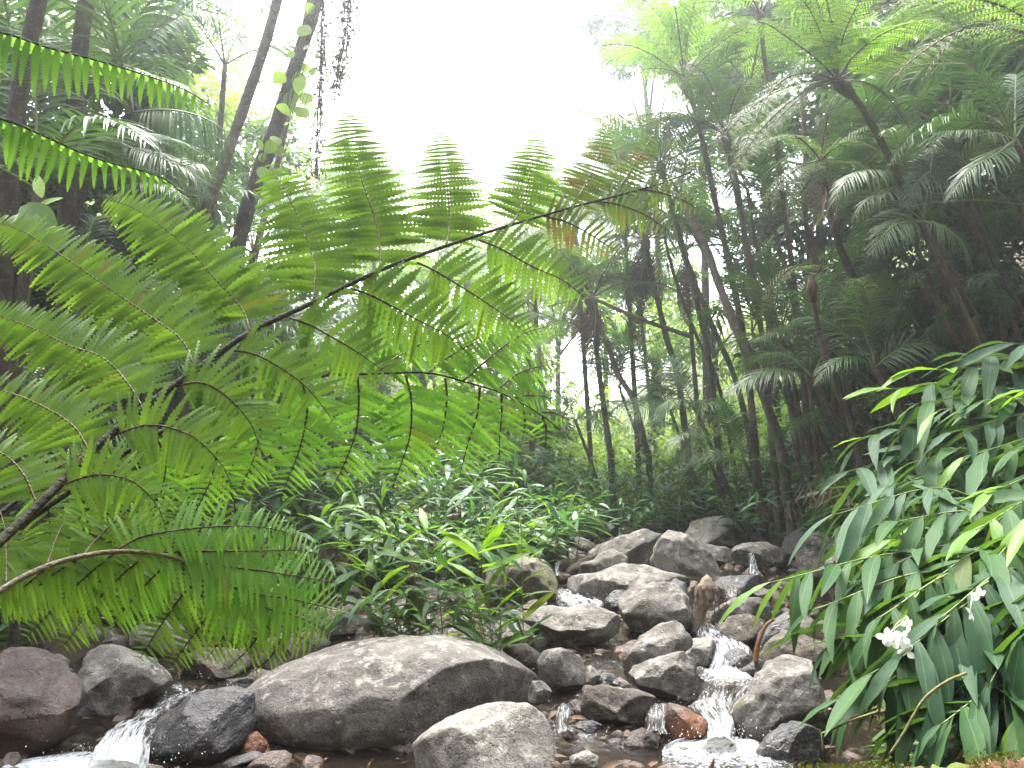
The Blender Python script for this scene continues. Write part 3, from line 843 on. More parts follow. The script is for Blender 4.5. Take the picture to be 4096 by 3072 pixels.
# extra stones along the left arm of the stream
for i, (pp, mt, lab) in enumerate([
    (W([(0, 1330), (60, 1290), (120, 1310), (130, 1370), (60, 1400), (0, 1390)]), 'rock_moss', 'mossy stone at the left edge above the big reddish boulder'),
    (W([(380, 1430), (440, 1400), (520, 1410), (540, 1450), (460, 1470)]), 'rock_brown', 'flat brown stone behind the head of the left cascade'),
    (W([(270, 1370), (320, 1340), (390, 1350), (400, 1400), (330, 1420)]), 'rock_pale', 'pale stone under the tips of the arching fern frond'),
    (W([(430, 1330), (490, 1300), (560, 1310), (580, 1360), (500, 1380)]), 'rock', 'grey stone in the shade below the arching fern frond'),
    (W([(650, 1340), (700, 1310), (760, 1330), (770, 1370), (690, 1385)]), 'rock_brown', 'brown stone left of the mossy grey stump')]):
    boulder(pp, mt, lab, 110 + i, thick=1.0)

# ------------------------------------------------------------------ running water
def ribbon(name, secs, mat, n_across=70, n_along=110, bias=None, rough=.02, bulge=.05, seed=1, flat=False):
    """secs: [(left px, right px, distance)] from top to bottom, in photo pixels."""
    if flat:                                   # lies on the water: its distance follows from the water level
        Lp = spline([S(*s[0], ground_d(s[0][1], .15)) for s in secs], n_along)
        Rp = spline([S(*s[1], ground_d(s[1][1], .15)) for s in secs], n_along)
    else:
        Lp = spline([S(*s[0], s[2]) for s in secs], n_along)
        Rp = spline([S(*s[1], s[2] if len(s) < 4 else s[3]) for s in secs], n_along)
    u = np.linspace(0, 1, n_across)
    P = Lp[:, None] * (1 - u[None, :, None]) + Rp[:, None] * u[None, :, None]
    mid = P[:, n_across // 2]
    l = np.r_[0, np.cumsum(np.linalg.norm(np.diff(mid, axis=0), axis=1))]
    up = np.array([0, -.5, .85])
    wid = np.linalg.norm(Rp - Lp, axis=1)[:, None]
    st = np.stack([u[None] * wid * 22, np.repeat(l[:, None] * 6, n_across, 1), np.full((n_along, n_across), seed * 3.0)], -1)
    h = bulge * np.sin(np.pi * u)[None] + rough * .55 * fbm(st, seed, 3) - (.0 if flat else .05) * (1 - np.minimum(1, np.minimum(u, 1 - u) * 9))[None]
    P = P + up * h[..., None]
    b = np.interp(np.linspace(0, 1, n_along), np.linspace(0, 1, len(bias)), bias) if bias else np.zeros(n_along)
    edge = np.minimum(u, 1 - u) * 2
    at = np.stack([u[None] * wid.mean() * (.5 + .5 * wid / wid.mean()), np.repeat(l[:, None], n_across, 1), b[:, None] - .12 * (1 - np.minimum(1, edge * 3))[None]], -1)
    mb = MB()
    i = np.arange(n_across - 1)[None] + n_across * np.arange(n_along - 1)[:, None]
    f = np.stack([i, i + 1, i + 1 + n_across, i + n_across], -1).reshape(-1, 4)
    mb.add(P.reshape(-1, 3), f, None, at.reshape(-1, 3))
    return tag(mb.build(name, M[mat], attr=True), kind='structure')

def sec(z, l, r_, d, d2=None):
    a, b = z([l, r_])
    return (a, b, d) if d2 is None else (a, b, d, d2)

# left cascade
ribbon('cascade', [sec(Cz, (1760, 800), (2080, 650), 7.3), sec(Cz, (1600, 850), (1900, 830), 6.95), sec(Cz, (1340, 880), (1760, 900), 6.75),
                   sec(Cz, (1290, 960), (1600, 950), 6.55), sec(Cz, (1215, 1060), (1480, 1000), 6.35), sec(Cz, (1100, 1150), (1360, 1090), 6.2)],
       'foam', bias=[.0, .1, .2, .14, .06, .04], rough=.03, bulge=.02, seed=2)
ribbon('cascade', [sec(Cz, (1100, 1150), (1360, 1080), 6.1), sec(Cz, (1000, 1195), (1290, 1140), 5.75), sec(Cz, (850, 1270), (1225, 1230), 5.45),
                   sec(Cz, (760, 1360), (1200, 1340), 5.25), sec(Cz, (720, 1440), (1180, 1450), 5.12), sec(Cz, (690, 1520), (1170, 1545), 5.05)],
       'fall', bias=[.04, .06, .08, .12, .18, .3], rough=.03, bulge=.05, seed=3)
ribbon('foam_pool', [sec(Cz, (560, 1420), (1000, 1440), 0), sec(Cz, (300, 1470), (1180, 1500), 0), sec(Cz, (40, 1530), (1260, 1560), 0), sec(Cz, (-60, 1640), (1300, 1650), 0)],
       'foam', bias=[.08, .3, .3, .22], rough=.02, bulge=.0, seed=4, flat=True)
# right cascade, three steps
ribbon('cascade', [sec(A, (1430, 930), (1640, 960), 8.0), sec(A, (1440, 1010), (1780, 1030), 7.6), sec(A, (1530, 1100), (1870, 1110), 7.2), sec(A, (1545, 1200), (1880, 1200), 7.0), sec(A, (1520, 1260), (1890, 1270), 6.95)],
       'fall', bias=[.08, .05, .1, .14, .2], rough=.03, bulge=.06, seed=5)
ribbon('cascade', [sec(A, (1500, 1240), (1850, 1250), 6.95), sec(A, (1470, 1270), (1900, 1300), 6.75), sec(A, (1560, 1330), (1930, 1330), 6.55), sec(A, (1620, 1370), (1900, 1390), 6.4)],
       'foam', bias=[.2, .2, .16, .05], rough=.03, bulge=.02, seed=6)
ribbon('cascade', [sec(A, (1455, 1350), (1920, 1340), 6.5), sec(A, (1450, 1400), (1890, 1410), 6.4), sec(A, (1440, 1460), (1800, 1480), 6.25), sec(A, (1440, 1530), (1740, 1550), 6.15)],
       'fall', bias=[-.1, -.06, .0, .08], rough=.03, bulge=.05, seed=7)
ribbon('cascade', [sec(A, (1850, 1330), (1960, 1330), 6.4), sec(A, (1740, 1400), (1930, 1420), 6.25), sec(A, (1690, 1500), (1850, 1530), 6.05), sec(A, (1640, 1600), (1760, 1610), 5.9)],
       'fall', bias=[.1, .05, .0, .02], rough=.02, bulge=.04, seed=8)
ribbon('cascade', [sec(B, (150, 1255), (440, 1260), 6.1), sec(B, (180, 1290), (450, 1300), 6.0), sec(B, (250, 1370), (455, 1380), 5.8), sec(B, (270, 1440), (440, 1460), 5.65), sec(B, (240, 1480), (470, 1500), 5.55)],
       'fall', bias=[.1, .06, .14, .2, .26], rough=.03, bulge=.06, seed=9)
ribbon('foam_pool', [sec(B, (200, 1445), (480, 1450), 0), sec(B, (60, 1480), (620, 1490), 0), sec(B, (0, 1530), (740, 1550), 0), sec(B, (0, 1600), (800, 1610), 0), sec(B, (0, 1700), (820, 1710), 0)],
       'foam', bias=[.2, .3, .2, .06, -.06], rough=.02, bulge=.0, seed=10, flat=True)
# little falls further back
ribbon('cascade', [sec(A, (420, 660), (520, 660), 9.6), sec(A, (400, 700), (680, 720), 9.3), sec(A, (420, 750), (780, 750), 9.0), sec(A, (500, 790), (760, 800), 8.8)],
       'foam', bias=[.05, .12, .14, .1], rough=.04, bulge=.02, seed=11)
ribbon('cascade', [sec(A, (1820, 400), (1880, 400), 10.6), sec(A, (1835, 440), (1890, 450), 10.3), sec(A, (1830, 520), (1920, 530), 9.9), sec(A, (1820, 560), (1960, 570), 9.6)],
       'fall', bias=[.05, .08, .1, .05], rough=.02, bulge=.03, seed=12)
ribbon('cascade', [sec(A, (1640, 640), (1760, 640), 9.05), sec(A, (1650, 690), (1790, 700), 8.95), sec(A, (1640, 740), (1800, 745), 8.85)], 'fall', bias=[-.1, 0, -.05], bulge=.02, seed=13)
ribbon('cascade', [sec(A, (405, 470), (440, 470), 10.6), sec(A, (402, 520), (440, 530), 10.2), sec(A, (410, 560), (450, 570), 9.9)], 'fall', bias=[.1, .1, .1], bulge=.02, seed=14)
ribbon('cascade', [sec(A, (490, 360), (560, 365), 11.6), sec(A, (500, 400), (570, 410), 11.2), sec(A, (510, 440), (560, 450), 10.8)], 'foam', bias=[.05, .08, .05], bulge=.02, seed=15)
ribbon('cascade', [sec(E, (1430, 1290), (1520, 1280), 6.0), sec(E, (1420, 1330), (1530, 1330), 5.85), sec(E, (1430, 1400), (1500, 1400), 5.7), sec(E, (1430, 1450), (1560, 1450), 5.55)], 'fall', bias=[.08, .06, .04, .1], bulge=.03, seed=16)
ribbon('cascade', [sec(E, (1960, 1290), (2160, 1270), 6.05), sec(E, (1970, 1330), (2170, 1320), 5.95), sec(E, (1980, 1400), (2120, 1400), 5.8), sec(E, (1960, 1450), (2150, 1460), 5.65)], 'fall', bias=[.0, .0, -.02, .05], bulge=.03, seed=17)
ribbon('cascade', [sec(E, (560, 640), (640, 640), 8.6), sec(E, (570, 690), (660, 700), 8.3), sec(E, (600, 740), (680, 750), 8.1)], 'foam', bias=[.05, .08, .05], bulge=.02, seed=18)
ribbon('cascade', [sec(E, (280, 640), (360, 640), 8.5), sec(E, (260, 690), (350, 700), 8.2), sec(E, (240, 830), (400, 840), 7.3)], 'foam', bias=[.0, .0, .0], bulge=.02, seed=19)

# drops thrown up where the falls land
r = rng(5)
mb = MB()
bm_ = _bm.new(); _bm.ops.create_icosphere(bm_, subdivisions=1, radius=1)
tv = np.array([x.co[:] for x in bm_.verts]); tf = np.array([[w_.index for w_ in x.verts] for x in bm_.faces]); bm_.free()
for (x, y), d, k, wd in ((B([(350, 1470)])[0], 5.5, 130, .22), (A([(1700, 1230)])[0], 6.9, 90, .2), (A([(1600, 1520)])[0], 6.1, 80, .16), (Cz([(930, 1500)])[0], 5.1, 130, .25), (Cz([(1500, 860)])[0], 6.8, 70, .2), (A([(600, 730)])[0], 9.1, 50, .2)):
    c = S(x, y, d)
    O = c + np.abs(r.normal(0, 1, (k, 3))) * np.array([0, 0, .05]) + r.normal(0, 1, (k, 3)) * np.array([wd, .1, .01])
    sz = (.0015 + .0035 * r.random(k) ** 2)[:, None]
    mb.stamp((tv, np.zeros((0, 4), int), tf), O, sz * np.array([1, 0, 0]), sz * np.array([0, 1, 0]), sz * np.array([0, 0, 1.3]))
tag(mb.build('spray', M['petal']), kind='stuff')
# ------------------------------------------------------------------ leaf templates
EMPTY4, EMPTY3 = np.zeros((0, 4), int), np.zeros((0, 3), int)

def lobed_leaflet(n=10, width=.11, deep=.42, droop=.25, tipx=1.0):
    """A narrow leaflet of length 1 along +X with saw-cut lobes along both edges."""
    x = np.linspace(0, 1, n + 1)
    prof = lambda t: width * np.minimum(1, .55 + t * 2.2) * np.clip(1 - t, 0, 1) ** .55
    V, f4, f3 = [], [], []
    z = lambda t: -droop * t ** 2
    for t in x:
        V.append((t, 0, z(t)))
    for sd in (1, -1):
        nb = len(V)
        for i in range(n):
            w = prof((i + .5) / n)
            V.append((x[i] + .006, sd * w * (1 - deep), z(x[i]) + w * .12))
            t = x[i] + .95 / n
            V.append((t, sd * w, z(t) + w * .1))
        V.append((1.0, sd * .002, z(1)))
        for i in range(n):
            a, b = nb + 2 * i, nb + 2 * i + 1
            nx = nb + 2 * i + 2
            q, tr = [i, i + 1, b, a], [i + 1, nx, b]
            if sd > 0:
                q, tr = q, tr
            else:
                q, tr = q[::-1], tr[::-1]
            f4.append(q); f3.append(tr)
    return np.array(V, float), np.array(f4), np.array(f3)

def blade(n=6, width=.05, droop=.2, fold=.3, peak=.4, base=.25):
    """A plain lance shaped leaf of length 1 along +X, folded along its midrib."""
    V, f4 = [], []
    for i in range(n + 1):
        t = i / n
        w = width * (base + (1 - base) * math.sin(min(1, t / peak) * math.pi / 2)) if t < peak else width * math.cos((t - peak) / (1 - peak) * math.pi / 2) ** .8
        w = max(w, .002)
        z = -droop * t ** 2
        V += [(t, w, z + w * fold), (t, 0, z), (t, -w, z + w * fold)]
    for i in range(n):
        a = 3 * i
        f4 += [(a + 1, a + 4, a + 3, a), (a + 2, a + 5, a + 4, a + 1)]
    return np.array(V, float), np.array(f4), EMPTY3

def curl(t, k):
    v = t[0].copy()
    v[:, 1] += k * v[:, 0] ** 2
    return v, t[1], t[2]
LOB = [lobed_leaflet(10, .088, .50, d) for d in (.10, .2, .32)]
LOB_BIG = [lobed_leaflet(15, .125, .40, d) for d in (.05, .12)]
LOB_LOW = [lobed_leaflet(4, .10, .4, d) for d in (.12, .3)]
LOB_MID = [lobed_leaflet(6, .115, .42, d) for d in (.12, .3)]

def pinna(mb, curve, half, spacing, seed, N, templates=LOB, lean=14, hang=(0.15, .15), sides=(1, -1), prof=None, width=1.0, skip=0.05, clear=0.0):
    """Leaflets in two rows along a curve. half: longest leaflet; N: the way the blade faces."""
    r = rng(seed)
    L = length(curve)
    n = max(4, int(L / spacing))
    c = spline(curve, n + 1)
    T = tangents(c)
    N = norm(N)
    t = np.linspace(0, 1, n + 1)
    prof = prof or (lambda t: np.minimum(1, .6 + 2.2 * t) * np.clip(1.02 - t, 0, 1) ** .46)
    ln = half * prof(t) * r.uniform(.86, 1.08, n + 1)
    keep = (r.random(n + 1) > skip) & (t > clear)
    Sd = norm(np.cross(N, T))
    for k, s in enumerate(sides):
        a = np.radians(lean + r.normal(0, 3, n + 1))[:, None]
        D = norm(Sd * s * np.cos(a) + T * np.sin(a) + np.array([0, 0, -1.0]) * hang[k] + r.normal(0, .04, (n + 1, 3)))
        Yv = norm(np.cross(N, D) + r.normal(0, .10, (n + 1, 3)))
        Yv = norm(Yv - D * (Yv * D).sum(1, keepdims=True))
        Zv = np.cross(D, Yv)
        pick = r.integers(0, len(templates), n + 1)
        l = ln[:, None] * (1 if k == 0 else 1)
        bend = r.uniform(.6, 1.4, (n + 1, 1))
        for j, tp in enumerate(templates):
            m = (pick == j) & keep & (ln > .004)
            mb.stamp(tp, c[m], D[m] * l[m], Yv[m] * l[m] * width, Zv[m] * l[m] * bend[m])

def view_n(p, up=.55):
    """A blade direction that faces roughly back along the valley and up, as an arching frond does."""
    return norm(norm(CAM - p) * .8 + np.array([0, 0, up]))

def big_frond(name, label, group, stalk, pinnae, mats, r0, r1, base_d, seed, spacing=.0195, up=.25):
    """stalk: [(x, y, d)]; pinnae: list of ([(x, y)...], half px, depth change, material)."""
    st = spline([S(*p) for p in stalk], 60)
    sd = np.array(stalk, float)
    o = thing(name, label, 'fern frond', st[0], group)
    mb = MB()
    mb.tube(st, np.linspace(r0, r1, 60), 8)
    mb.build('stalk', mats[0], o, attr=True)
    for i, (pts, half, dd, key) in enumerate(pinnae):
        d0 = float(np.interp(pts[0][0], sd[:, 0], sd[:, 2]))
        k = len(pts)
        dd = dd if dd > 0 else dd * .2 + .08         # blades lie behind the stalk
        c3 = [S(x, y, d0 + .012 + dd * (j / (k - 1))) for j, (x, y) in enumerate(pts)]
        c = spline(c3, 30)
        lf = MB()
        Nv = view_n(c[15], up)
        pinna(lf, c, half * 1.36 / 4 / F * d0, spacing * d0 / 2.6, seed * 100 + i, Nv, width=1.32, clear=.06)
        l = lf.build('leaflet', M[key], o)
        rb = MB()
        rb.tube(c, np.linspace(.0042, .0012, 30) * d0 / 2.6, 5)
        ro = rb.build('rib', M['rib'], None, st[0], attr=True)
        ro.location = (0, 0, 0)
        ro.parent = l
    return o

# the great frond across the left half of the picture
stalk = [(-140, 2290, 1.75), (0, 2165, 1.9), (200, 1975, 2.05), (361, 1810, 2.18), (573, 1633, 2.32), (785, 1478, 2.46), (1000, 1329, 2.6), (1253, 1209, 2.75), (1518, 1082, 2.9), (1784, 984, 3.05), (2047, 899, 3.2), (2290, 829, 3.35), (2460, 785, 3.46), (2640, 735, 3.6), (2760, 690, 3.7)]
P1 = [
    # upper row, from the foot to the tip
    ([(150, 2020), (90, 1890), (0, 1810), (-160, 1770)], 150, .1, 'fern'),
    ([(361, 1810), (290, 1700), (140, 1610), (0, 1560), (-120, 1540)], 170, .2, 'fern'),
    ([(573, 1633), (506, 1525), (411, 1430), (272, 1380), (126, 1310), (0, 1266), (-120, 1240)], 190, .3, 'fern'),
    ([(785, 1478), (728, 1360), (620, 1278), (443, 1158), (272, 1038), (100, 930), (-40, 880)], 215, .35, 'fern'),
    ([(1000, 1329), (968, 1234), (854, 1107), (760, 1000), (640, 900), (530, 830), (430, 795)], 215, .35, 'fern'),
    ([(1253, 1209), (1260, 1095), (1250, 1030), (1202, 886), (1126, 740), (1085, 660)], 205, .35, 'fern'),
    ([(1518, 1082), (1520, 1000), (1500, 880), (1440, 700), (1410, 550), (1392, 440)], 195, .35, 'fern'),
    ([(1784, 984), (1797, 900), (1790, 760), (1775, 640), (1762, 520)], 165, .3, 'fern'),
    ([(2047, 899), (2090, 820), (2120, 700), (2140, 600), (2148, 540)], 145, .3, 'fern'),
    ([(2290, 829), (2340, 740), (2390, 640), (2425, 520)], 110, .3, 'fern_dry'),
    ([(2460, 785), (2510, 700), (2570, 610), (2610, 540)], 85, .3, 'fern_dry'),
    # lower row
    ([(230, 1945), (380, 1900), (520, 1920), (620, 2010), (660, 2100)], 150, -.15, 'fern'),
    ([(440, 1745), (600, 1700), (760, 1740), (880, 1850), (930, 1950)], 170, -.15, 'fern'),
    ([(690, 1548), (800, 1530), (900, 1580), (1000, 1690), (1040, 1800)], 185, -.15, 'fern'),
    ([(911, 1399), (1012, 1415), (1120, 1470), (1234, 1557), (1330, 1680)], 190, -.1, 'fern'),
    ([(1158, 1272), (1234, 1297), (1330, 1350), (1392, 1385), (1460, 1430), (1553, 1500)], 195, 0, 'fern'),
    ([(1401, 1152), (1490, 1184), (1585, 1234), (1692, 1291), (1794, 1345), (1880, 1420)], 190, .1, 'fern'),
    ([(1667, 1050), (1737, 1082), (1832, 1139), (1933, 1203), (2040, 1278), (2110, 1340)], 175, .15, 'fern'),
    ([(1914, 959), (2002, 995), (2123, 1063), (2249, 1120), (2340, 1190)], 150, .15, 'fern'),
    ([(2170, 862), (2270, 890), (2380, 950), (2470, 1010)], 120, .15, 'fern_dry'),
    ([(2390, 805), (2480, 820), (2580, 860), (2670, 920)], 100, .15, 'fern_dry'),
    ([(2560, 758), (2640, 770), (2730, 800), (2800, 840)], 80, .1, 'fern_dry'),
]
big_frond('tree_fern_frond', 'great green fern frond sweeping from the lower left edge up across the left half', 'large fern fronds close to the camera', stalk, P1, (M['petiole'],), .0125, .003, 2.4, 1)

# the bright frond behind and below it
stalk = [(-60, 2230, 2.15), (100, 2090, 2.3), (340, 1925, 2.45), (560, 1775, 2.6), (816, 1640, 2.8), (1060, 1545, 2.95), (1300, 1503, 3.1), (1500, 1495, 3.2), (1711, 1492, 3.3), (1850, 1525, 3.38), (1933, 1548, 3.42), (2010, 1575, 3.46), (2150, 1650, 3.55), (2240, 1720, 3.6)]
P2 = [
    ([(420, 1870), (400, 1960), (330, 2060), (250, 2110)], 120, -.1, 'fern_bright'),
    ([(620, 1742), (660, 1830), (650, 1950), (600, 2050)], 130, -.1, 'fern_bright'),
    ([(830, 1634), (870, 1740), (850, 1900), (780, 2050)], 150, -.1, 'fern_bright'),
    ([(1000, 1565), (1040, 1680), (1020, 1820), (960, 1960)], 150, -.1, 'fern_bright'),
    ([(1200, 1515), (1230, 1620), (1200, 1790), (1130, 1970)], 165, -.1, 'fern_bright'),
    ([(1430, 1500), (1436, 1600), (1423, 1728), (1380, 1850), (1332, 1945)], 165, -.1, 'fern_bright'),
    ([(1623, 1500), (1645, 1600), (1642, 1728), (1616, 1823), (1569, 1955)], 160, -.05, 'fern_bright'),
    ([(1781, 1513), (1787, 1600), (1768, 1728), (1720, 1830), (1690, 1880)], 140, 0, 'fern_bright'),
    ([(1920, 1550), (1907, 1665), (1876, 1760), (1838, 1905)], 130, 0, 'fern_bright'),
    ([(2006, 1573), (2006, 1665), (1998, 1760), (1999, 1845)], 120, .05, 'fern_bright'),
    ([(2090, 1615), (2100, 1680), (2090, 1760)], 90, .05, 'fern_bright'),
    ([(2170, 1665), (2185, 1720), (2180, 1790)], 70, .05, 'fern_bright'),
    ([(1050, 1548), (1150, 1470), (1260, 1420), (1360, 1400)], 130, .25, 'fern_bright'),
    ([(1300, 1503), (1400, 1430), (1520, 1370), (1620, 1350)], 140, .25, 'fern_bright'),
    ([(1500, 1495), (1600, 1420), (1720, 1360), (1830, 1330)], 140, .25, 'fern_bright'),
    ([(1711, 1492), (1790, 1430), (1900, 1370), (2010, 1330)], 130, .25, 'fern_bright'),
    ([(1850, 1525), (1977, 1415), (2085, 1339), (2190, 1305)], 125, .25, 'fern_bright'),
    ([(1985, 1560), (2090, 1485), (2230, 1455)], 110, .2, 'fern_bright'),
    ([(2050, 1592), (2130, 1580), (2220, 1597)], 80, .15, 'fern_bright'),
    ([(2150, 1650), (2210, 1650), (2280, 1680)], 60, .1, 'fern_bright'),
]
big_frond('tree_fern_frond', 'brighter lime fern frond hanging under the great frond, its leaflets drooping straight down', 'large fern fronds close to the camera', stalk, P2, (M['petiole'],), .010, .002, 2.7, 2)

# the arching frond low on the left
stalk = [(-140, 2415, 1.85), (0, 2362, 1.92), (65, 2323, 1.95), (187, 2265, 2.0), (323, 2226, 2.06), (452, 2207, 2.12), (581, 2210, 2.18), (698, 2232, 2.22), (807, 2297, 2.27), (904, 2362, 2.3), (1001, 2446, 2.34), (1072, 2510, 2.37), (1120, 2560, 2.4), (1180, 2640, 2.42)]
P3 = [
    ([(25, 2345), (25, 2230), (20, 2120), (0, 2040)], 120, .2, 'fern'),
    ([(187, 2265), (226, 2149), (271, 2058)], 130, .2, 'fern'),
    ([(329, 2226), (375, 2168), (478, 2065), (580, 1990)], 135, .25, 'fern'),
    ([(452, 2207), (562, 2149), (743, 2116), (969, 2103), (1110, 2120), (1180, 2150)], 150, .25, 'fern_bright'),
    ([(594, 2210), (775, 2205), (1034, 2203), (1180, 2200), (1270, 2215)], 160, .2, 'fern_bright'),
    ([(698, 2235), (905, 2265), (1130, 2295), (1340, 2330)], 170, .1, 'fern_bright'),
    ([(807, 2300), (1000, 2370), (1180, 2400), (1350, 2440)], 165, .05, 'fern_bright'),
    ([(904, 2365), (1060, 2430), (1200, 2470), (1320, 2530)], 140, 0, 'fern_bright'),
    ([(1008, 2452), (1120, 2500), (1266, 2590)], 105, 0, 'fern'),
    ([(100, 2305), (0, 2370), (-120, 2410)], 120, -.1, 'fern'),
    ([(200, 2260), (90, 2350), (-60, 2440)], 130, -.1, 'fern'),
    ([(323, 2226), (180, 2323), (20, 2460)], 140, -.1, 'fern'),
    ([(465, 2207), (362, 2290), (258, 2388), (110, 2545)], 145, -.1, 'fern'),
    ([(594, 2213), (491, 2297), (413, 2375), (330, 2480), (258, 2580)], 140, -.1, 'fern'),
    ([(698, 2235), (610, 2310), (520, 2410), (440, 2520)], 135, -.1, 'fern_bright'),
    ([(801, 2304), (724, 2388), (646, 2497), (562, 2630)], 125, -.1, 'fern'),
    ([(904, 2368), (820, 2478), (743, 2581), (685, 2665)], 110, -.08, 'fern'),
    ([(988, 2446), (904, 2536), (820, 2643)], 95, -.05, 'fern'),
    ([(1059, 2510), (995, 2594), (911, 2675)], 80, -.05, 'fern'),
    ([(1120, 2565), (1080, 2630), (1010, 2690)], 60, -.05, 'fern'),
]
big_frond('tree_fern_frond', 'arching fern frond low on the left, bending down over the left boulders', 'large fern fronds close to the camera', stalk, P3, (M['petiole_pale'],), .0085, .002, 2.1, 3)

# a darker frond deeper in, behind the foot of the great one
stalk = [(-80, 2120, 2.5), (150, 1950, 2.7), (420, 1880, 2.9), (700, 1880, 3.1), (950, 1960, 3.3), (1130, 2070, 3.4)]
P4 = [([(150 + 150 * i, 1950 - 45 * min(i, 2)), (190 + 150 * i, 2030), (200 + 150 * i, 2130), (180 + 150 * i, 2230 - 15 * i)], 125 - 8 * i, -.05, 'fern') for i in range(6)] + \
     [([(150 + 150 * i, 1945 - 40 * min(i, 2)), (260 + 150 * i, 1850), (380 + 150 * i, 1800), (470 + 150 * i, 1790)], 120 - 8 * i, .2, 'fern') for i in range(6)]
big_frond('tree_fern_frond', 'shaded dark fern frond just behind the foot of the great one', 'large fern fronds close to the camera', stalk, P4, (M['petiole'],), .008, .002, 2.7, 4)

# two single fronds reaching in from the upper left, leaflets hanging like teeth
def toothed(stalk, tooth, label, seed, mat='fern_bright'):
    c = spline([S(*p) for p in stalk], 60)
    o = thing('fern_frond', label, 'fern frond', c[0], 'toothed fern fronds at the upper left')
    mb = MB(); mb.tube(c, np.linspace(.003, .001, 60), 6)
    mb.build('stalk', M['petiole'], o, attr=True)
    d0 = stalk[0][2]
    pr = lambda t: np.clip(1.04 - t, 0, 1) ** .55 * np.minimum(1, .75 + t)
    lf = MB()
    # the near row hangs down, the far row lies back
    pinna(lf, c, tooth / 4 / F * d0, .019 * d0 / 1.6, seed, norm(np.array([-.05, -1, .15])), LOB_BIG, 8, (.25, .3), (-1,), pr, 1.3, .02)
    lf.build('leaflet', M[mat], o)
    lf = MB()
    pinna(lf, c, tooth / 4 / F * d0 * .8, .019 * d0 / 1.6, seed + 1, norm(np.array([0, -.25, 1])), LOB_BIG, 12, (.08, .1), (1,), pr, 1.0, 0)
    lf.build('leaflet', M[mat], o)
toothed([(-160, 100, 1.5), (38, 139, 1.52), (190, 190, 1.54), (380, 240, 1.57), (570, 297, 1.6), (728, 354, 1.63), (842, 420, 1.66)], 265, 'upper of the two toothed fern fronds at the upper left', 31)
toothed([(-160, 440, 1.5), (38, 487, 1.52), (190, 551, 1.54), (316, 608, 1.56), (443, 652, 1.58), (570, 684, 1.6), (665, 722, 1.62), (740, 782, 1.64)], 240, 'lower of the two toothed fern fronds at the upper left', 35)
# ------------------------------------------------------------------ ginger canes
BLADES = [blade(9, .088, d, .3, .42, .3) for d in (.10, .28, .5)]
def warp(t, side, wave, twist):
    v = t[0].copy()
    x = v[:, 0]
    a = twist * x
    y = v[:, 1].copy()
    v[:, 1] = y * np.cos(a) + side * x ** 2
    v[:, 2] += y * np.sin(a) + wave * np.sin(x * 17 + np.sign(y) * 1.3) * np.abs(y)
    return v, t[1], t[2]
BLADES = BLADES + [warp(t, sd_, .15, tw_) for sd_, tw_ in ((.12, .5), (-.13, -.6)) for t in BLADES]
def mesh_of(tpl, name, mat):
    mb = MB(); mb.add(*tpl)
    return mb.mesh(name, mat)
LEAF = {k: [mesh_of(t, 'leaf', M[k + '_near']) for t in BLADES] for k in ('ginger', 'ginger_blue', 'ginger_young', 'ginger_old')}
UP = np.array([0, 0, 1.0])

def cane_leaves(c, n, L, r, start=.25, droop=.5, spread=.75, tipup=.5):
    """Leaf frames in two ranks along a cane: (origin, D, Y, Z, size index)."""
    T = tangents(c)
    m = len(c) - 1
    out = []
    for k in range(n):
        t = start + (1 - start) * k / max(1, n - 1)
        i = min(m, int(t * m))
        o, tt = c[i], T[i]
        side = np.cross(tt, UP)
        if np.linalg.norm(side) < .35:
            side = side + np.array([.7, -.4, 0])
        side = norm(side) * (1 if k % 2 else -1)
        last = k >= n - 2
        D = norm(tt * (tipup + (.6 if last else 0)) + side * (spread * (.35 if last else 1)) + UP * r.normal(.1 - .75 * droop, .2) + r.normal(0, .12, 3))
        Y = norm(np.cross(UP, D) + r.normal(0, .22, 3))
        Y = norm(Y - D * np.dot(Y, D))
        Z = np.cross(D, Y)
        l = L * r.uniform(.62, 1.1) * (.72 if last else 1) * (.8 if t < start + .12 else 1)
        b = int(np.clip(r.normal(droop * 2, .6), 0, 2.49) + .5)
        out.append((o, D * l, Y * l, Z * l, min(b, 2)))
    return out

def cane(label, pts, n, L, seed, key='ginger', young=0, old=0, group='ginger canes on the right bank', start=.25, droop=.5, r0=.009, spread=.75, name='ginger_cane'):
    """One cane as a thing: a stem and every leaf a part."""
    c = spline(pts, 26)
    r = rng(seed)
    o = thing(name, label, 'ginger plant', c[0], group)
    mb = MB(); mb.tube(c, np.linspace(r0, r0 * .35, 26), 6)
    mb.build('stem', M['stem'], o, attr=True)
    fr = cane_leaves(c, n, L, r, start, droop, spread)
    for k, (O, X, Y, Z, b) in enumerate(fr):
        kk = key
        if k >= len(fr) - young: kk = 'ginger_young'
        elif k < old: kk = 'ginger_old'
        child('leaf', LEAF[kk][b + 3 * int(r.integers(3))], o, basis(X, Y, Z, O - c[0]))
    return o

def ground_pt(x, y):
    return np.array([x, y, float(gz(x, y)) - .05])

# --- right foreground thicket: (foot x, foot y, tip pixel, tip distance, arch, leaves, leaf length, kind, label)
def arc(foot, tip, lift, bow=.5):
    foot, tip = np.asarray(foot, float), np.asarray(tip, float)
    mid = foot + (tip - foot) * bow
    mid[2] = max(foot[2], tip[2]) * .6 + (foot[2] + tip[2]) * .2 + lift
    q = foot * .72 + mid * .28
    q[2] = foot[2] + (mid[2] - foot[2]) * .5
    return [foot, q, mid, tip]

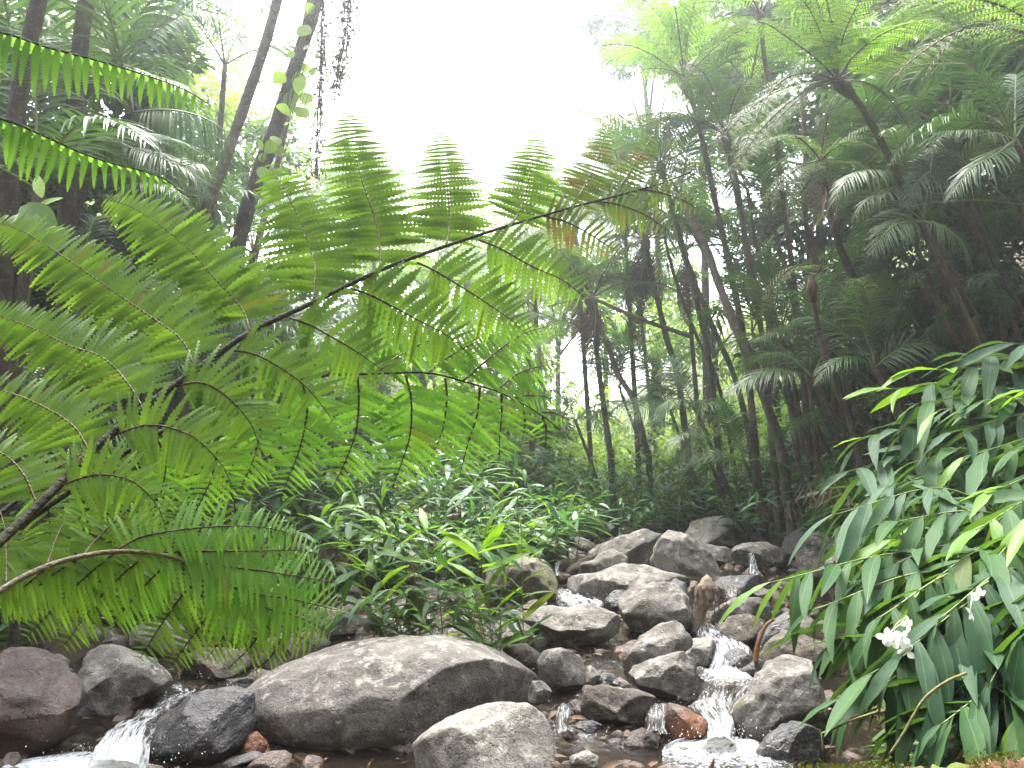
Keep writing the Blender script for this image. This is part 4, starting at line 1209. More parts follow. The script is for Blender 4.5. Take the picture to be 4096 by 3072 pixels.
RIGHT = [
    # front tier, arching left over the stream
    ((3.15, 4.6), (3080, 2330), 4.6, .25, 15, .36, 'ginger', 2, 0, 'ginger cane reaching furthest left over the stream with narrow light leaves'),
    ((3.0, 4.5), (3330, 2560), 4.2, .30, 14, .42, 'ginger', 0, 0, 'ginger cane whose leaves hang in front of the speckled dark boulder'),
    ((2.9, 4.4), (3500, 2480), 4.0, .30, 13, .44, 'ginger', 0, 0, 'ginger cane carrying the white flowers at its tip'),
    ((2.7, 4.2), (3480, 2700), 3.9, .28, 13, .44, 'ginger', 0, 0, 'ginger cane drooping straight down below the white flowers'),
    ((2.9, 4.1), (3750, 2480), 3.8, .30, 13, .46, 'ginger_blue', 0, 0, 'ginger cane with wide grey green leaves right of the white flowers'),
    ((3.0, 4.2), (3900, 2330), 4.0, .35, 13, .46, 'ginger', 0, 0, 'ginger cane behind the closed pale flower head'),
    ((2.6, 3.9), (3650, 2830), 3.7, .22, 10, .44, 'ginger_blue', 0, 0, 'ginger cane with long dark leaves hanging over the black wet boulder'),
    ((2.5, 3.8), (3950, 2750), 3.55, .25, 11, .46, 'ginger_blue', 0, 0, 'ginger cane low at the right with three long leaves pointing down'),
    ((2.75, 3.7), (4080, 2560), 3.5, .3, 12, .46, 'ginger', 0, 0, 'ginger cane at the right edge level with the white flowers'),
    ((2.7, 3.6), (4120, 2830), 3.4, .2, 9, .46, 'ginger', 1, 0, 'ginger cane at the right edge just above the mossy log'),
    ((3.2, 4.7), (3560, 2160), 4.7, .12, 12, .40, 'ginger', 4, 0, 'upright ginger cane with a rosette of lime young leaves in front of the pale boulder'),
    ((3.4, 4.9), (3330, 2060), 5.0, .3, 15, .40, 'ginger_blue', 0, 0, 'ginger cane with pale glossy leaves sweeping left above the lime rosette'),
    ((3.5, 4.8), (3680, 2230), 4.5, .3, 14, .42, 'ginger_blue', 0, 0, 'ginger cane with layered pale glossy leaves right of the lime rosette'),
    ((3.5, 4.6), (3900, 2120), 4.3, .3, 13, .44, 'ginger', 3, 0, 'ginger cane ending in one broad lime leaf near the right edge'),
    ((3.6, 4.4), (4050, 2260), 4.1, .3, 12, .44, 'ginger', 1, 0, 'ginger cane with big mid green leaves at the right edge above the flowers'),
    ((3.3, 4.3), (4150, 2050), 4.0, .2, 12, .44, 'ginger', 2, 0, 'tall fresh green ginger cane cut off by the right edge'),
    ((2.6, 4.0), (3350, 2800), 4.0, .15, 7, .34, 'ginger', 0, 1, 'short bent ginger cane pointing at the small pale stone by the pool'),
    ((2.9, 4.3), (3250, 2440), 4.35, .28, 14, .40, 'ginger', 0, 0, 'ginger cane in the middle of the leaves that hang toward the right cascade'),
    ((2.8, 4.1), (3600, 2620), 3.75, .3, 13, .44, 'ginger_blue', 0, 0, 'ginger cane with shaded leaves directly under the white flowers'),
    ((3.1, 4.5), (3420, 2330), 4.5, .3, 14, .40, 'ginger_blue', 0, 0, 'ginger cane between the lime rosette and the white flowers'),
    # back tier on the bank
    ((4.9, 6.6), (3340, 1900), 6.2, .35, 14, .44, 'ginger_blue', 0, 0, 'ginger cane drooping left below the back thicket, against the brown bank'),
    ((5.0, 6.5), (3400, 1760), 6.4, .3, 14, .46, 'ginger_blue', 1, 0, 'leftmost arching ginger cane of the back thicket'),
    ((5.1, 6.4), (3520, 1560), 6.6, .25, 14, .46, 'ginger', 4, 0, 'ginger cane of the back thicket with bright lime leaf tips'),
    ((5.2, 6.3), (3700, 1480), 6.3, .2, 13, .48, 'ginger', 3, 0, 'ginger cane of the back thicket with one upright lime leaf'),
    ((5.3, 6.2), (3760, 1640), 5.9, .25, 13, .48, 'ginger', 1, 0, 'ginger cane in the middle of the back thicket with dark broad leaves'),
    ((5.4, 6.2), (3870, 1420), 6.3, .1, 12, .50, 'ginger_blue', 0, 0, 'tall ginger cane of the back thicket with silvery upright leaves'),
    ((5.4, 6.0), (4010, 1370), 6.1, .1, 12, .50, 'ginger_blue', 0, 0, 'tallest ginger cane of the back thicket, silvery leaves against the dark forest'),
    ((5.2, 5.9), (3940, 1600), 5.7, .2, 13, .48, 'ginger', 0, 0, 'ginger cane of the back thicket below the tallest silvery one'),
    ((5.3, 5.7), (4100, 1560), 5.5, .2, 12, .48, 'ginger', 2, 0, 'ginger cane of the back thicket touching the right edge'),
    ((5.0, 5.9), (3650, 1850), 5.7, .3, 13, .46, 'ginger', 0, 0, 'ginger cane of the back thicket hanging toward the lime rosette'),
    ((4.9, 5.7), (3850, 1830), 5.3, .3, 13, .46, 'ginger', 1, 0, 'ginger cane of the back thicket with yellow green undersides showing'),
    ((5.0, 5.5), (4050, 1800), 5.1, .3, 13, .46, 'ginger', 0, 0, 'dark ginger cane filling the right edge below the back thicket top'),
    ((4.9, 6.2), (3540, 1950), 5.7, .3, 13, .46, 'ginger_blue', 0, 0, 'ginger cane with blue grey leaves hanging low at the left of the back thicket'),
    ((4.6, 5.5), (3980, 1960), 4.8, .3, 12, .46, 'ginger', 2, 0, 'ginger cane at the right edge between the two thickets'),
]
RIGHT += [
    ((2.6, 4.0), (3560, 2720), 3.85, .25, 12, .40, 'ginger_blue', 0, 0, 'ginger cane filling the shade between the yellow broken canes'),
    ((2.45, 3.7), (3760, 2900), 3.5, .18, 10, .42, 'ginger', 0, 0, 'ginger cane spreading low just behind the mossy log'),
    ((2.9, 4.3), (3680, 2360), 4.15, .3, 13, .42, 'ginger', 1, 0, 'ginger cane directly above the white flowers'),
    ((3.3, 4.5), (3800, 2250), 4.3, .25, 13, .42, 'ginger_blue', 0, 0, 'ginger cane left of the closed pale flower head, with layered leaves'),
    ((5.1, 6.0), (3760, 1740), 5.6, .3, 14, .46, 'ginger_blue', 0, 0, 'ginger cane in the lower middle of the back thicket'),
    ((5.4, 6.3), (3620, 1620), 6.2, .25, 14, .46, 'ginger', 0, 0, 'ginger cane crossing behind the lime tipped one in the back thicket'),
    ((5.5, 6.4), (3950, 1500), 6.3, .12, 13, .48, 'ginger', 2, 0, 'ginger cane between the two tallest silvery ones'),
    ((3.4, 4.6), (3500, 2100), 4.8, .2, 13, .40, 'ginger', 1, 0, 'ginger cane just behind the lime rosette'),
]
for i, (ft, tp, td, lift, n, L, key, yg, od, lab) in enumerate(RIGHT):
    cane(lab, arc(ground_pt(*ft), S(*tp, td), lift), int(n * 1.8), L * 1.34, 300 + i, key, yg, od, droop=.62 if i < 20 else .42, start=.22)

# the white flowers
def flower(label, px, d, n, size, seed, key='ginger lilies'):
    r = rng(seed)
    c = S(*px, d)
    o = thing('ginger_flower', label, 'flower', c, key)
    stalk_ = MB()
    stalk_.tube(np.array([c + (.10, .04, .06), c + (.05, .02, .04), c]), [.006, .005, .004], 6)
    stalk_.build('stem', M['stem'], o, attr=True)
    pet = blade(6, .36, .35, .25, .6, .25)
    for k in range(n):
        a = r.uniform(-1, 1)
        b = c + np.array([r.uniform(-.07, .06), -.04 + r.uniform(-.02, .02), r.uniform(-.09, .06)])
        tb = MB(); tb.tube(np.array([c, (c + b) / 2 + (0, 0, .01), b]), [.003, .0025, .003], 5); tb.build('tube', M['petal'], o, attr=True)
        mb = MB()
        f = norm(np.array([r.normal(0, .5), -1, r.normal(-.1, .4)]))
        u = norm(np.cross(f, UP)); w = np.cross(u, f)
        for q in range(4):
            t = a + q * 1.571 + r.normal(0, .15)
            D = norm(u * math.cos(t) + w * math.sin(t) + f * .25)
            Y = norm(np.cross(f, D)); Z = np.cross(D, Y)
            l = size * r.uniform(.85, 1.15)
            mb.stamp(pet, b[None], (D * l)[None], (Y * l)[None], (Z * l)[None])
        mb.build('petals', M['petal'], o)
    return o
flower('open cluster of white ginger lilies hanging at the tip of a cane on the right', (3560, 2530), 3.82, 6, .040, 1)
flower('closed white flower head half hidden among leaves at the far right', (3890, 2385), 3.7, 2, .034, 2)

# --- the clump in front, on the left bank behind the largest boulder
FRONT = [
    ((-.15, 7.0), (1850, 2140), 6.9, .1, 11, .40, 'ginger_young', 0, 0, 'lime ginger cane standing upright in the middle of the front clump'),
    ((-.25, 7.1), (1700, 2250), 7.0, .1, 10, .38, 'ginger', 2, 0, 'green ginger cane left of the upright lime one'),
    ((-.1, 6.9), (2010, 2260), 6.9, .2, 10, .36, 'ginger', 2, 0, 'ginger cane leaning right toward the rounded olive brown boulder'),
    ((-.2, 6.8), (1820, 2440), 6.6, .3, 11, .34, 'ginger', 0, 3, 'low ginger cane with a fan of drooping leaves over the largest boulder'),
    ((-.15, 6.8), (2060, 2470), 6.7, .2, 8, .32, 'ginger', 0, 3, 'short ginger cane with yellowing leaves at the right of the front clump'),
    ((-.9, 7.5), (1540, 2090), 7.6, .1, 12, .40, 'ginger', 4, 0, 'ginger cane with round lime tip leaves behind the front clump'),
    ((-1.0, 7.5), (1400, 2180), 7.5, .15, 12, .40, 'ginger', 2, 0, 'ginger cane bending left of the round lime tipped one'),
    ((-.9, 7.3), (1330, 2330), 7.2, .25, 11, .38, 'ginger', 0, 2, 'ginger cane with drooping grey green leaves over the brown streamside rock'),
    ((-.8, 7.3), (1620, 2230), 7.3, .1, 10, .38, 'ginger_blue', 1, 0, 'ginger cane with bluish leaves inside the left half of the front clump'),
    ((-.5, 6.9), (1330, 2480), 6.7, .35, 13, .34, 'ginger', 0, 4, 'ginger cane lying almost flat to the left over the largest boulder'),
    ((-1.2, 7.4), (1290, 2100), 7.6, .1, 12, .40, 'ginger', 2, 0, 'tall ginger cane next to the tip of the arching fern frond'),
    ((-.35, 7.3), (1960, 2120), 7.2, .1, 11, .40, 'ginger_young', 0, 0, 'lime ginger cane at the right of the upright lime one'),
    ((-.6, 7.4), (1640, 2060), 7.4, .08, 11, .42, 'ginger_young', 0, 0, 'tall lime ginger cane at the back of the front clump'),
    ((-1.1, 7.3), (1450, 2260), 7.2, .1, 11, .40, 'ginger_young', 0, 0, 'lime ginger cane leaning left beside the grey stump'),
    ((.1, 7.2), (2080, 2180), 7.2, .15, 11, .38, 'ginger', 3, 0, 'ginger cane at the right back of the front clump with light tips'),
    ((-.2, 7.2), (1780, 2340), 7.0, .2, 11, .38, 'ginger_blue', 0, 2, 'ginger cane with dark leaves in the heart of the front clump'),
    ((-.55, 7.2), (1560, 2400), 7.0, .2, 9, .34, 'ginger', 0, 3, 'thin ginger cane with hanging stained leaves in front of the dark gap'),
]
for i, (ft, tp, td, lift, n, L, key, yg, od, lab) in enumerate(FRONT):
    cane(lab, arc(ground_pt(*ft), S(*tp, td), lift), int(n * 1.3), L * 1.08, 400 + i, key, yg, od, 'ginger canes behind the largest boulder', .15, .12 if (yg > 1 or key == 'ginger_young') else .42, .008)

# --- the thickets further back: one clump of several canes is a thing (stems and foliage its parts)
def clump(label, x, y, h, n, L, seed, key, group, lean=(0, -.25), young=.12, name='ginger_clump'):
    r = rng(seed)
    base = ground_pt(x, y)
    o = thing(name, label, 'ginger plant', base, group)
    st, lf, yl = MB(), MB(), MB()
    for k in range(n):
        f = base + np.array([r.normal(0, .16), r.normal(0, .16), 0])
        hh = h * r.uniform(.65, 1.1)
        off = np.array([lean[0] + r.normal(0, .32), lean[1] + r.normal(0, .3), 0]) * hh
        tip = f + off + UP * hh * r.uniform(.75, .95)
        c = spline([f, f * .5 + tip * .5 + UP * hh * .12 - off * .2, tip], 18)
        st.tube(c, np.linspace(.008, .003, 18), 4)
        tgt = yl if r.random() < young else lf
        for O, X, Y, Z, b in cane_leaves(c, int(r.integers(9, 13)), L, r, .28, .55, .8):
            tgt.stamp(BLADES_LO[b], O[None], X[None], Y[None], Z[None])
    st.build('stems', M['stem'], o, attr=True)
    lf.build('foliage', M[key], o)
    if yl.n: yl.build('young_foliage', M['ginger_young'], o)
    return o
BLADES_LO = [blade(4, .105, d, .22, .42, .3) for d in (.10, .28, .5)]
ORD = ['first', 'second', 'third', 'fourth', 'fifth', 'sixth', 'seventh', 'eighth', 'ninth', 'tenth', 'eleventh', 'twelfth', 'thirteenth']
def row(spots, h, L, key, where, seed, group, n=7, lean=(0, -.3), young=.12):
    r = rng(seed)
    for i, (px, d) in enumerate(spots):
        p = S(px, 2000, d)
        clump(f'{ORD[i]} ginger clump {where}', p[0], d, h * r.uniform(.85, 1.15), n, L, seed + 7 * i, key, group, lean, young)

row([(1230, 9.6), (1420, 9.9), (1620, 10.2), (1800, 10.3), (1960, 10.6), (2110, 10.9), (2230, 11.3)], 1.3, .42, 'ginger_mid', 'from the left in the row along the left edge of the stones', 500, 'ginger clumps along the stones')
row([(2330, 13.3), (2480, 13.6), (2620, 13.8), (2760, 14.0), (2900, 14.0)], 1.2, .36, 'ginger_mid', 'from the left in the row at the head of the stream', 560, 'ginger clumps at the head of the stream', 7, (0, -.35), .05)
row([(1150, 11.4), (1340, 11.6), (1530, 11.9), (1720, 12.1), (1900, 12.4), (2080, 12.7), (2230, 13.2)], 1.5, .44, 'ginger_mid', 'from the left in the second row left of the stream', 620, 'ginger clumps behind the front row', 7, (0, -.25), .08)
row([(1250, 14), (1450, 14.2), (1650, 14.6), (1850, 14.9), (2050, 15.2), (2250, 15.6), (2430, 16), (2610, 16), (2790, 15.8), (2960, 15.2)], 1.7, .38, 'ginger_mid', 'from the left in the tall back row', 700, 'ginger clumps in the back row', 7, (0, -.2), .06)
row([(60, 8.6), (260, 8.9), (470, 9.0), (700, 9.2), (930, 9.4), (1100, 9.4)], 1.3, .42, 'ginger_mid', 'from the left on the bank behind the fern fronds', 800, 'ginger clumps on the left bank', 6, (.05, -.3), .15)
row([(3020, 12.6), (3180, 12.3), (3300, 11.9)], 1.15, .36, 'ginger_mid', 'from the left on the bank above the pale mossy boulder', 860, 'ginger clumps on the right bank', 6, (-.1, -.35), .05)

row([(-60, 7.3), (90, 7.7)], .8, .36, 'ginger_mid', 'from the left at the left edge above the reddish boulder', 880, 'ginger clumps at the left edge', 5, (.1, -.3), .05)
row([(560, 8.6), (760, 8.8), (960, 9.0)], .75, .34, 'ginger_mid', 'from the left among the stones behind the arching frond', 890, 'low ginger clumps behind the arching frond', 5, (.0, -.3), .2)

row([(2380, 14.9), (2520, 15.0), (2660, 15.0), (2800, 15.0), (2930, 14.8), (3060, 14.2)], 1.5, .38, 'ginger_mid', 'from the left in the row behind the head of the stream', 930, 'ginger clumps behind the head of the stream', 8, (0, -.3), .08)
# ------------------------------------------------------------------ tree ferns, palms, trees
def rot_basis(az, el, roll=0):
    D = np.array([math.cos(az) * math.cos(el), math.sin(az) * math.cos(el), math.sin(el)])
    Y = norm(np.cross(UP, D)) if abs(el) < 1.5 else np.array([0, 1.0, 0])
    Z = np.cross(D, Y)
    c, s = math.cos(roll), math.sin(roll)
    return D, Y * c + Z * s, Z * c - Y * s

def fern_blade(mb, rib, c, plen, N, np_=24, sp_=.034, tpl=LOB_LOW, seed=1, lean=25, hang=.25, start=.12, width=2.0, lr=.30):
    """A twice divided frond along curve c (a tree fern's)."""
    r = rng(seed)
    k = len(c) - 1
    T = tangents(c)
    rib.mi = 1
    rib.tube(c, np.linspace(.012, .003, len(c)), 5)
    rib.mi = 0
    for i in range(np_):
        t = start + (1 - start) * (i + .5) / np_
        j = min(k, int(t * k))
        Nn = norm(N - T[j] * np.dot(N, T[j]))
        Sd = np.cross(Nn, T[j])
        u = (t - start) / (1 - start)
        L = plen * min(1, .6 + 1.6 * u) * (1 - u) ** .6 + .02
        for s in (1, -1):
            a = math.radians(lean + r.normal(0, 4))
            D = norm(Sd * s * math.cos(a) + T[j] * math.sin(a) + r.normal(0, .05, 3))
            q = c[j]
            pc = np.array([q + D * L * x - UP * hang * L * x * x for x in np.linspace(0, 1, 8)])
            rib.mi = 1
            rib.tube(pc[[0, 3, 7]], [.004, .003, .0015], 3, False)
            rib.mi = 0
            pinna(mb, pc, L * lr, sp_, int(r.integers(1e6)), Nn, tpl, 15, (.1, .1), (1, -1), None, width, .02)

def arch(length_, rise, drop, n=24):
    """Frond axis in its own plane: out along +X, up, then over and down."""
    t = np.linspace(0, 1, n)
    return np.stack([length_ * (t - .12 * t ** 3), 0 * t, length_ * (rise * t - drop * t ** 2.2)], 1)

def fern_template(name, key, L, rise, drop, seed, plen=.46, np_=19, sp_=.042, tpl=LOB_LOW):
    mb = MB()
    mb.mi = 0
    fern_blade(mb, mb, arch(L, rise, drop), plen, UP, np_, sp_, tpl, seed)
    return mb.mesh('frond', [M[key], M['rib']], attr=True)
FT = {k: [fern_template('f', k, 1.9, a, b, i + 5) for i, (a, b) in enumerate(((.55, .75), (.3, .7), (.75, .85)))] for k in ('fern_far', 'fern_lime', 'fern_dry')}

def palm_blade(mb, rib, c, ll, N, n=36, seed=1, hang=.35, tpl=None, start=.1, lean=35, v=.25):
    r = rng(seed)
    k = len(c) - 1
    T = tangents(c)
    rib.mi = 1
    rib.tube(c, np.linspace(.014, .003, len(c)), 5)
    rib.mi = 0
    tpl = tpl or PB
    for s in (1, -1):
        for i in range(n):
            t = start + (1 - start) * (i + r.uniform(-.2, .2) + .5) / n
            f_ = t * k
            j = min(k - 1, int(f_)); a_ = f_ - j
            q = c[j] * (1 - a_) + c[j + 1] * a_
            Nn = norm(N - T[j] * np.dot(N, T[j]))
            Sd = np.cross(Nn, T[j])
            u = (t - start) / (1 - start)
            L = ll * min(1, .55 + 2.2 * u) * (1 - .75 * u ** 2.5) * r.uniform(.9, 1.06)
            a = math.radians(lean + 25 * u)
            D = norm(Sd * s * math.cos(a) + T[j] * math.sin(a) + Nn * v - UP * hang * .4 + r.normal(0, .04, 3))
            Y = norm(np.cross(Nn, D)); Z = np.cross(D, Y)
            b = tpl[int(r.integers(len(tpl)))]
            mb.stamp(b, q[None], (D * L)[None], (Y * L)[None], ((Z * .4 + UP * .6 * (1 if np.dot(Z, UP) > -2 else 1)) * L)[None])
PB = [blade(5, .032, d, .5, .35, .5) for d in (.25, .45, .7)]

def palm_template(key, L, rise, drop, seed, ll=.52, n=38, hang=.3):
    mb = MB()
    palm_blade(mb, mb, arch(L, rise, drop), ll, UP, n, seed, hang)
    return mb.mesh('frond', [M[key], M['stem']], attr=True)
PT = {k: [palm_template(k, 2.0, a, b, i + 11) for i, (a, b) in enumerate(((.9, .75), (.5, .8), (.2, .65), (1.25, .7)))] for k in ('palm', 'palm_pale')}
FT['dead'] = [palm_template('dead', 1.5, .1, .5, 3, .42, 22, 1.2)]

def add_frond(o, tplm, pos, az, el, scale, roll=0):
    D, Y, Z = rot_basis(az, el, roll)
    return child('frond', tplm, o, basis(D * scale, Y * scale, Z * scale, np.asarray(pos) - np.array(o['_at'])))

def hand_frond(o, pts, ll, key, seed, kind='palm', N=None, **kw):
    c = spline([S(*p) for p in pts], 26)
    mb = MB()
    N = np.array([0, -.35, .95]) if N is None else N
    (palm_blade if kind == 'palm' else fern_blade)(mb, mb, c, ll, N, seed=seed, **kw)
    return mb.build('frond', [M[key], M['rib'] if kind != 'palm' else M['stem']], o, attr=True)

def trunk_pts(pts, ground=True):
    c = [S(*p) for p in pts]                   # from the foot up
    if ground:
        f = c[0]
        g = float(gz(f[0], f[1])) - .15
        if f[2] > g + .05:
            q = f - (c[1] - f) * ((f[2] - g) / max(.3, c[1][2] - f[2])) * .35
            c = [np.array([q[0], q[1], float(gz(q[0], q[1])) - .15])] + c
    return spline(c, 40)

def trunk_mesh(mb, c, r0, r1, seed, rough=.12, sides=10):
    r = rng(seed)
    rad = np.linspace(r0, r1, len(c)) * (1 + rough * r.normal(size=len(c)) * .5)
    rad[:3] *= np.array([1.35, 1.2, 1.08])
    mb.tube(c, rad, sides)

def tree_fern(label, pts, r0, bark, key, n, scale, seed, group='tree ferns', dead=0, el=(.0, .6), hand=(), name='tree_fern', spread=None):
    c = trunk_pts(pts)
    r = rng(seed)
    o = thing(name, label, 'tree fern', c[0], group)
    mb = MB(); r0 *= .85; trunk_mesh(mb, c, r0, r0 * .6, seed)
    # the shaggy knot at the top
    k = norm(c[-1] - c[-3])
    mb.tube([c[-1] - k * .25, c[-1] - k * .05, c[-1] + k * .08], [r0 * .8, r0 * 1.5, r0 * .5], 9)
    mb.build('trunk', M[bark], o, attr=True)
    top = c[-1]
    for i in range(n):
        az = (i / n + r.uniform(-.3, .3) / n) * 2 * math.pi if spread is None else r.uniform(*spread)
        t = FT[key][int(r.integers(3))]
        add_frond(o, t, top, az, r.uniform(*el), scale * r.uniform(.85, 1.12), r.normal(0, .15))
    for i in range(dead):
        fr = add_frond(o, FT['dead'][0], top, r.uniform(0, 6.28), r.uniform(-1.35, -.9), scale * r.uniform(.6, .9), r.normal(0, .3))
        fr['label'] = 'dead brown hanging frond'
    for i, (kk, pp, ll, kw) in enumerate(hand):
        hand_frond(o, pp, ll, kk, seed * 10 + i, 'fern', **kw)
    return o

def palm(label, pts, r0, bark, key, n, scale, seed, group='palms', el=(-.1, .7), hand=(), azs=None, name='palm_tree'):
    c = trunk_pts(pts)
    r = rng(seed)
    o = thing(name, label, 'palm', c[0], group)
    mb = MB(); trunk_mesh(mb, c, r0 * .8, r0 * .6, seed, .05); mb.build('trunk', M[bark], o, attr=True)
    for i in range(n):
        az = (i / max(1, n) + r.uniform(-.3, .3) / max(1, n)) * 2 * math.pi if azs is None else azs[i % len(azs)] + r.normal(0, .12)
        add_frond(o, PT[key][int(r.integers(4))], c[-1], az, r.uniform(*el), scale * r.uniform(.85, 1.15), r.normal(0, .25))
    for i, (kk, pp, ll, kw) in enumerate(hand):
        hand_frond(o, pp, ll, kk, seed * 10 + i, 'palm', **kw)
    return o

# leafy crowns
LF = [blade(2, .26, .2, .3, .4, .35), blade(2, .20, .35, .3, .45, .3)]
def crown_mesh(name, key, seed, n=4200, size=.13, clumps=34, flat=.75):
    r = rng(seed)
    mb = MB()
    cc = norm(r.normal(size=(clumps, 3))) * (r.random((clumps, 1)) ** .45)
    cr = r.uniform(.16, .34, clumps)
    w = r.integers(0, clumps, n)
    O = cc[w] + norm(r.normal(size=(n, 3))) * (cr[w] * r.random(n) ** .4)[:, None]
    O[:, 2] *= flat
    D = norm(norm(O - cc[w] * .6) + r.normal(0, .5, (n, 3)) + np.array([0, 0, -.35]))
    Y = norm(np.cross(UP + r.normal(0, .4, (n, 3)), D)); Z = np.cross(D, Y)
    l = size * r.uniform(.6, 1.3, n)[:, None]
    for k in (0, 1):
        m = (np.arange(n) % 2) == k
        mb.stamp(LF[k], O[m], D[m] * l[m], Y[m] * l[m], Z[m] * l[m])
    # limbs
    return mb.mesh(name, M[key]), cc
CR = {k: [crown_mesh('crown', k, 40 + i, 5200 if k != 'broad_lime' else 3000, .085) for i in range(3)] for k in ('canopy', 'broad_lime', 'broad', 'under')}

def tree(label, px, d, R, key, seed, bark='bark_dark', group='trees of the forest', squash=.8, r0=.14, foot_dx=0):
    r = rng(seed)
    t = S(*px, d)
    fx, fy = t[0] + foot_dx, t[1] + r.normal(0, .3)
    foot = np.array([fx, fy, float(gz(fx, fy)) - .2])
    o = thing('forest_tree', label, 'tree', foot, group)
    mid = foot * .5 + t * .5 + r.normal(0, .25, 3) * np.array([1, 1, 0])
    c = spline([foot, mid, t], 30)
    mb = MB(); trunk_mesh(mb, c, r0, r0 * .45, seed)
    me, cc = CR[key][seed % 3]
    az = r.uniform(0, 6.28)
    rx = np.array([math.cos(az), math.sin(az), 0]); ry = np.array([-rx[1], rx[0], 0])
    for q in cc[r.choice(len(cc), 9, False)]:
        e = t + (rx * q[0] + ry * q[1]) * R + UP * q[2] * R * squash * .75
        s = c[int(r.integers(20, 29))]
        mb.tube(spline([s, s * .5 + e * .5 + UP * .15 * R, e], 8), np.linspace(r0 * .4, r0 * .06, 8), 5)
    mb.build('trunk', M[bark], o, attr=True)
    child('crown', me, o, basis(rx * R, ry * R, UP * R * squash, t - foot))
    return o

# ---------------------------------------------------------------- right hand side
# the tree fern with the big knot, high on the right
FINE = dict(lr=.18, sp_=.026, width=2.3, np_=24)
K1 = (3350, 322, 8.6)
tree_fern('large tree fern on the right, its shaggy knot high up with long arching stalks', [(3900, 1300, 9.6), (3892, 1262, 9.6), (3750, 1014, 9.3), (3614, 757, 9.0), (3547, 609, 8.9), (3439, 420, 8.7), K1], .075, 'bark_moss', 'fern_far', 2, 1.0, 61, el=(.2, .5), hand=[
    ('fern_far', [K1, (3270, 240, 8.4), (3150, 150, 8.1), (3050, 90, 7.9), (2930, 90, 7.7)], .46, FINE),
    ('fern_lime', [K1, (3300, 180, 8.4), (3250, 60, 8.2), (3170, -60, 8.0)], .36, FINE),
    ('fern_far', [K1, (3260, 295, 8.4), (3150, 310, 8.1), (3060, 400, 7.9), (2990, 560, 7.7), (2915, 760, 7.6)], .34, FINE),
    ('fern_far', [K1, (3220, 330, 8.5), (3080, 380, 8.4), (2950, 480, 8.3), (2850, 600, 8.2)], .42, FINE),
    ('fern_far', [K1, (3200, 380, 8.6), (3060, 500, 8.6), (2960, 640, 8.6), (2860, 790, 8.6)], .38, FINE),
    ('fern_lime', [K1, (3420, 220, 8.2), (3560, 120, 7.8), (3740, 80, 7.4), (3900, 130, 7.1)], .55, FINE),
    ('fern_lime', [K1, (3370, 160, 8.2), (3430, 20, 7.8), (3520, -110, 7.4)], .42, FINE),
    ('fern_lime', [K1, (3480, 250, 8.3), (3640, 210, 8.0), (3790, 190, 7.8), (3920, 210, 7.6)], .45, FINE),
    ('fern_lime', [K1, (3340, 150, 8.3), (3310, 0, 8.0), (3330, -140, 7.6)], .36, FINE),
    ('fern_far', [K1, (3460, 330, 8.3), (3560, 400, 8.1), (3640, 520, 8.0)], .26, FINE),
    ('fern_dry', [K1, (3290, 330, 8.2), (3170, 420, 8.0), (3060, 540, 7.9), (3020, 640, 7.8)], .22, FINE),
])
# overhead bright fronds at the top right corner
K1b = (4300, 200, 5.6)
tree_fern('tree fern outside the right edge, only its lime fronds hanging into the top right corner', [(4600, 1300, 6.6), (4400, 600, 5.9), K1b], .08, 'bark_moss', 'fern_lime', 0, 1.0, 62, hand=[
    ('fern_lime', [K1b, (4000, 20, 5.4), (3700, -20, 5.2), (3450, 60, 5.1)], .36, FINE),
    ('fern_lime', [K1b, (4060, 120, 5.3), (3850, 120, 5.0), (3660, 230, 4.9), (3560, 330, 4.85)], .3, FINE),
    ('fern_lime', [K1b, (4150, -20, 5.2), (4000, -60, 5.0), (3800, -60, 4.8)], .35, FINE),
    ('palm_pale', [K1b, (3986, 101, 5.7), (3851, 112, 5.9), (3763, 203, 6.0), (3690, 320, 6.1)], .2, FINE),
])
K2 = (3283, 642, 9.6)
tree_fern('second tree fern on the right with a bare brown skirt below its crown', [(3579, 1475, 10.6), (3500, 1314, 10.4), (3435, 1144, 10.2), (3363, 1000, 10.0), (3300, 760, 9.7), K2], .075, 'bark_moss', 'fern_far', 1, .9, 63, dead=2, el=(.2, .5), hand=[
    ('fern_far', [K2, (3240, 590, 9.4), (3170, 540, 9.2), (3060, 560, 9.0), (2980, 660, 8.9)], .28, {}),
    ('fern_far', [K2, (3300, 520, 9.5), (3330, 400, 9.4), (3400, 330, 9.3)], .26, {}),
    ('fern_far', [K2, (3340, 590, 9.4), (3420, 560, 9.2), (3520, 600, 9.1)], .24, {}),
    ('fern_lime', [K2, (3360, 640, 9.3), (3440, 650, 9.1), (3500, 700, 9.0)], .22, {}),
    ('fern_far', [K2, (3220, 660, 9.2), (3130, 720, 9.0), (3040, 830, 8.9)], .28, {}),
    ('fern_far', [K2, (3250, 700, 9.3), (3190, 800, 9.2), (3160, 920, 9.1)], .22, {}),
])
tree_fern('thin reddish tree fern stub on the right with one light frond arching left', [(3409, 1719, 10.2), (3340, 1550, 10.1), (3278, 1340, 10.0), (3245, 1131, 9.9)], .055, 'bark_red', 'fern_far', 0, .8, 64, hand=[
    ('fern_lime', [(3245, 1120, 9.9), (3284, 1062, 9.7), (3173, 1070, 9.5), (3095, 1144, 9.4), (3036, 1290, 9.3)], .20, {}),
])
palm('tall lichen spotted palm leaning left, its foot beside the pale mossy boulder', [(3127, 1824, 12.0), (3068, 1621, 12.0), (2997, 1445, 12.0), (2931, 1281, 12.1), (2866, 1111, 12.2), (2826, 1000, 12.3), (2720, 780, 12.5)], .095, 'bark', 'palm', 5, 1.0, 65)
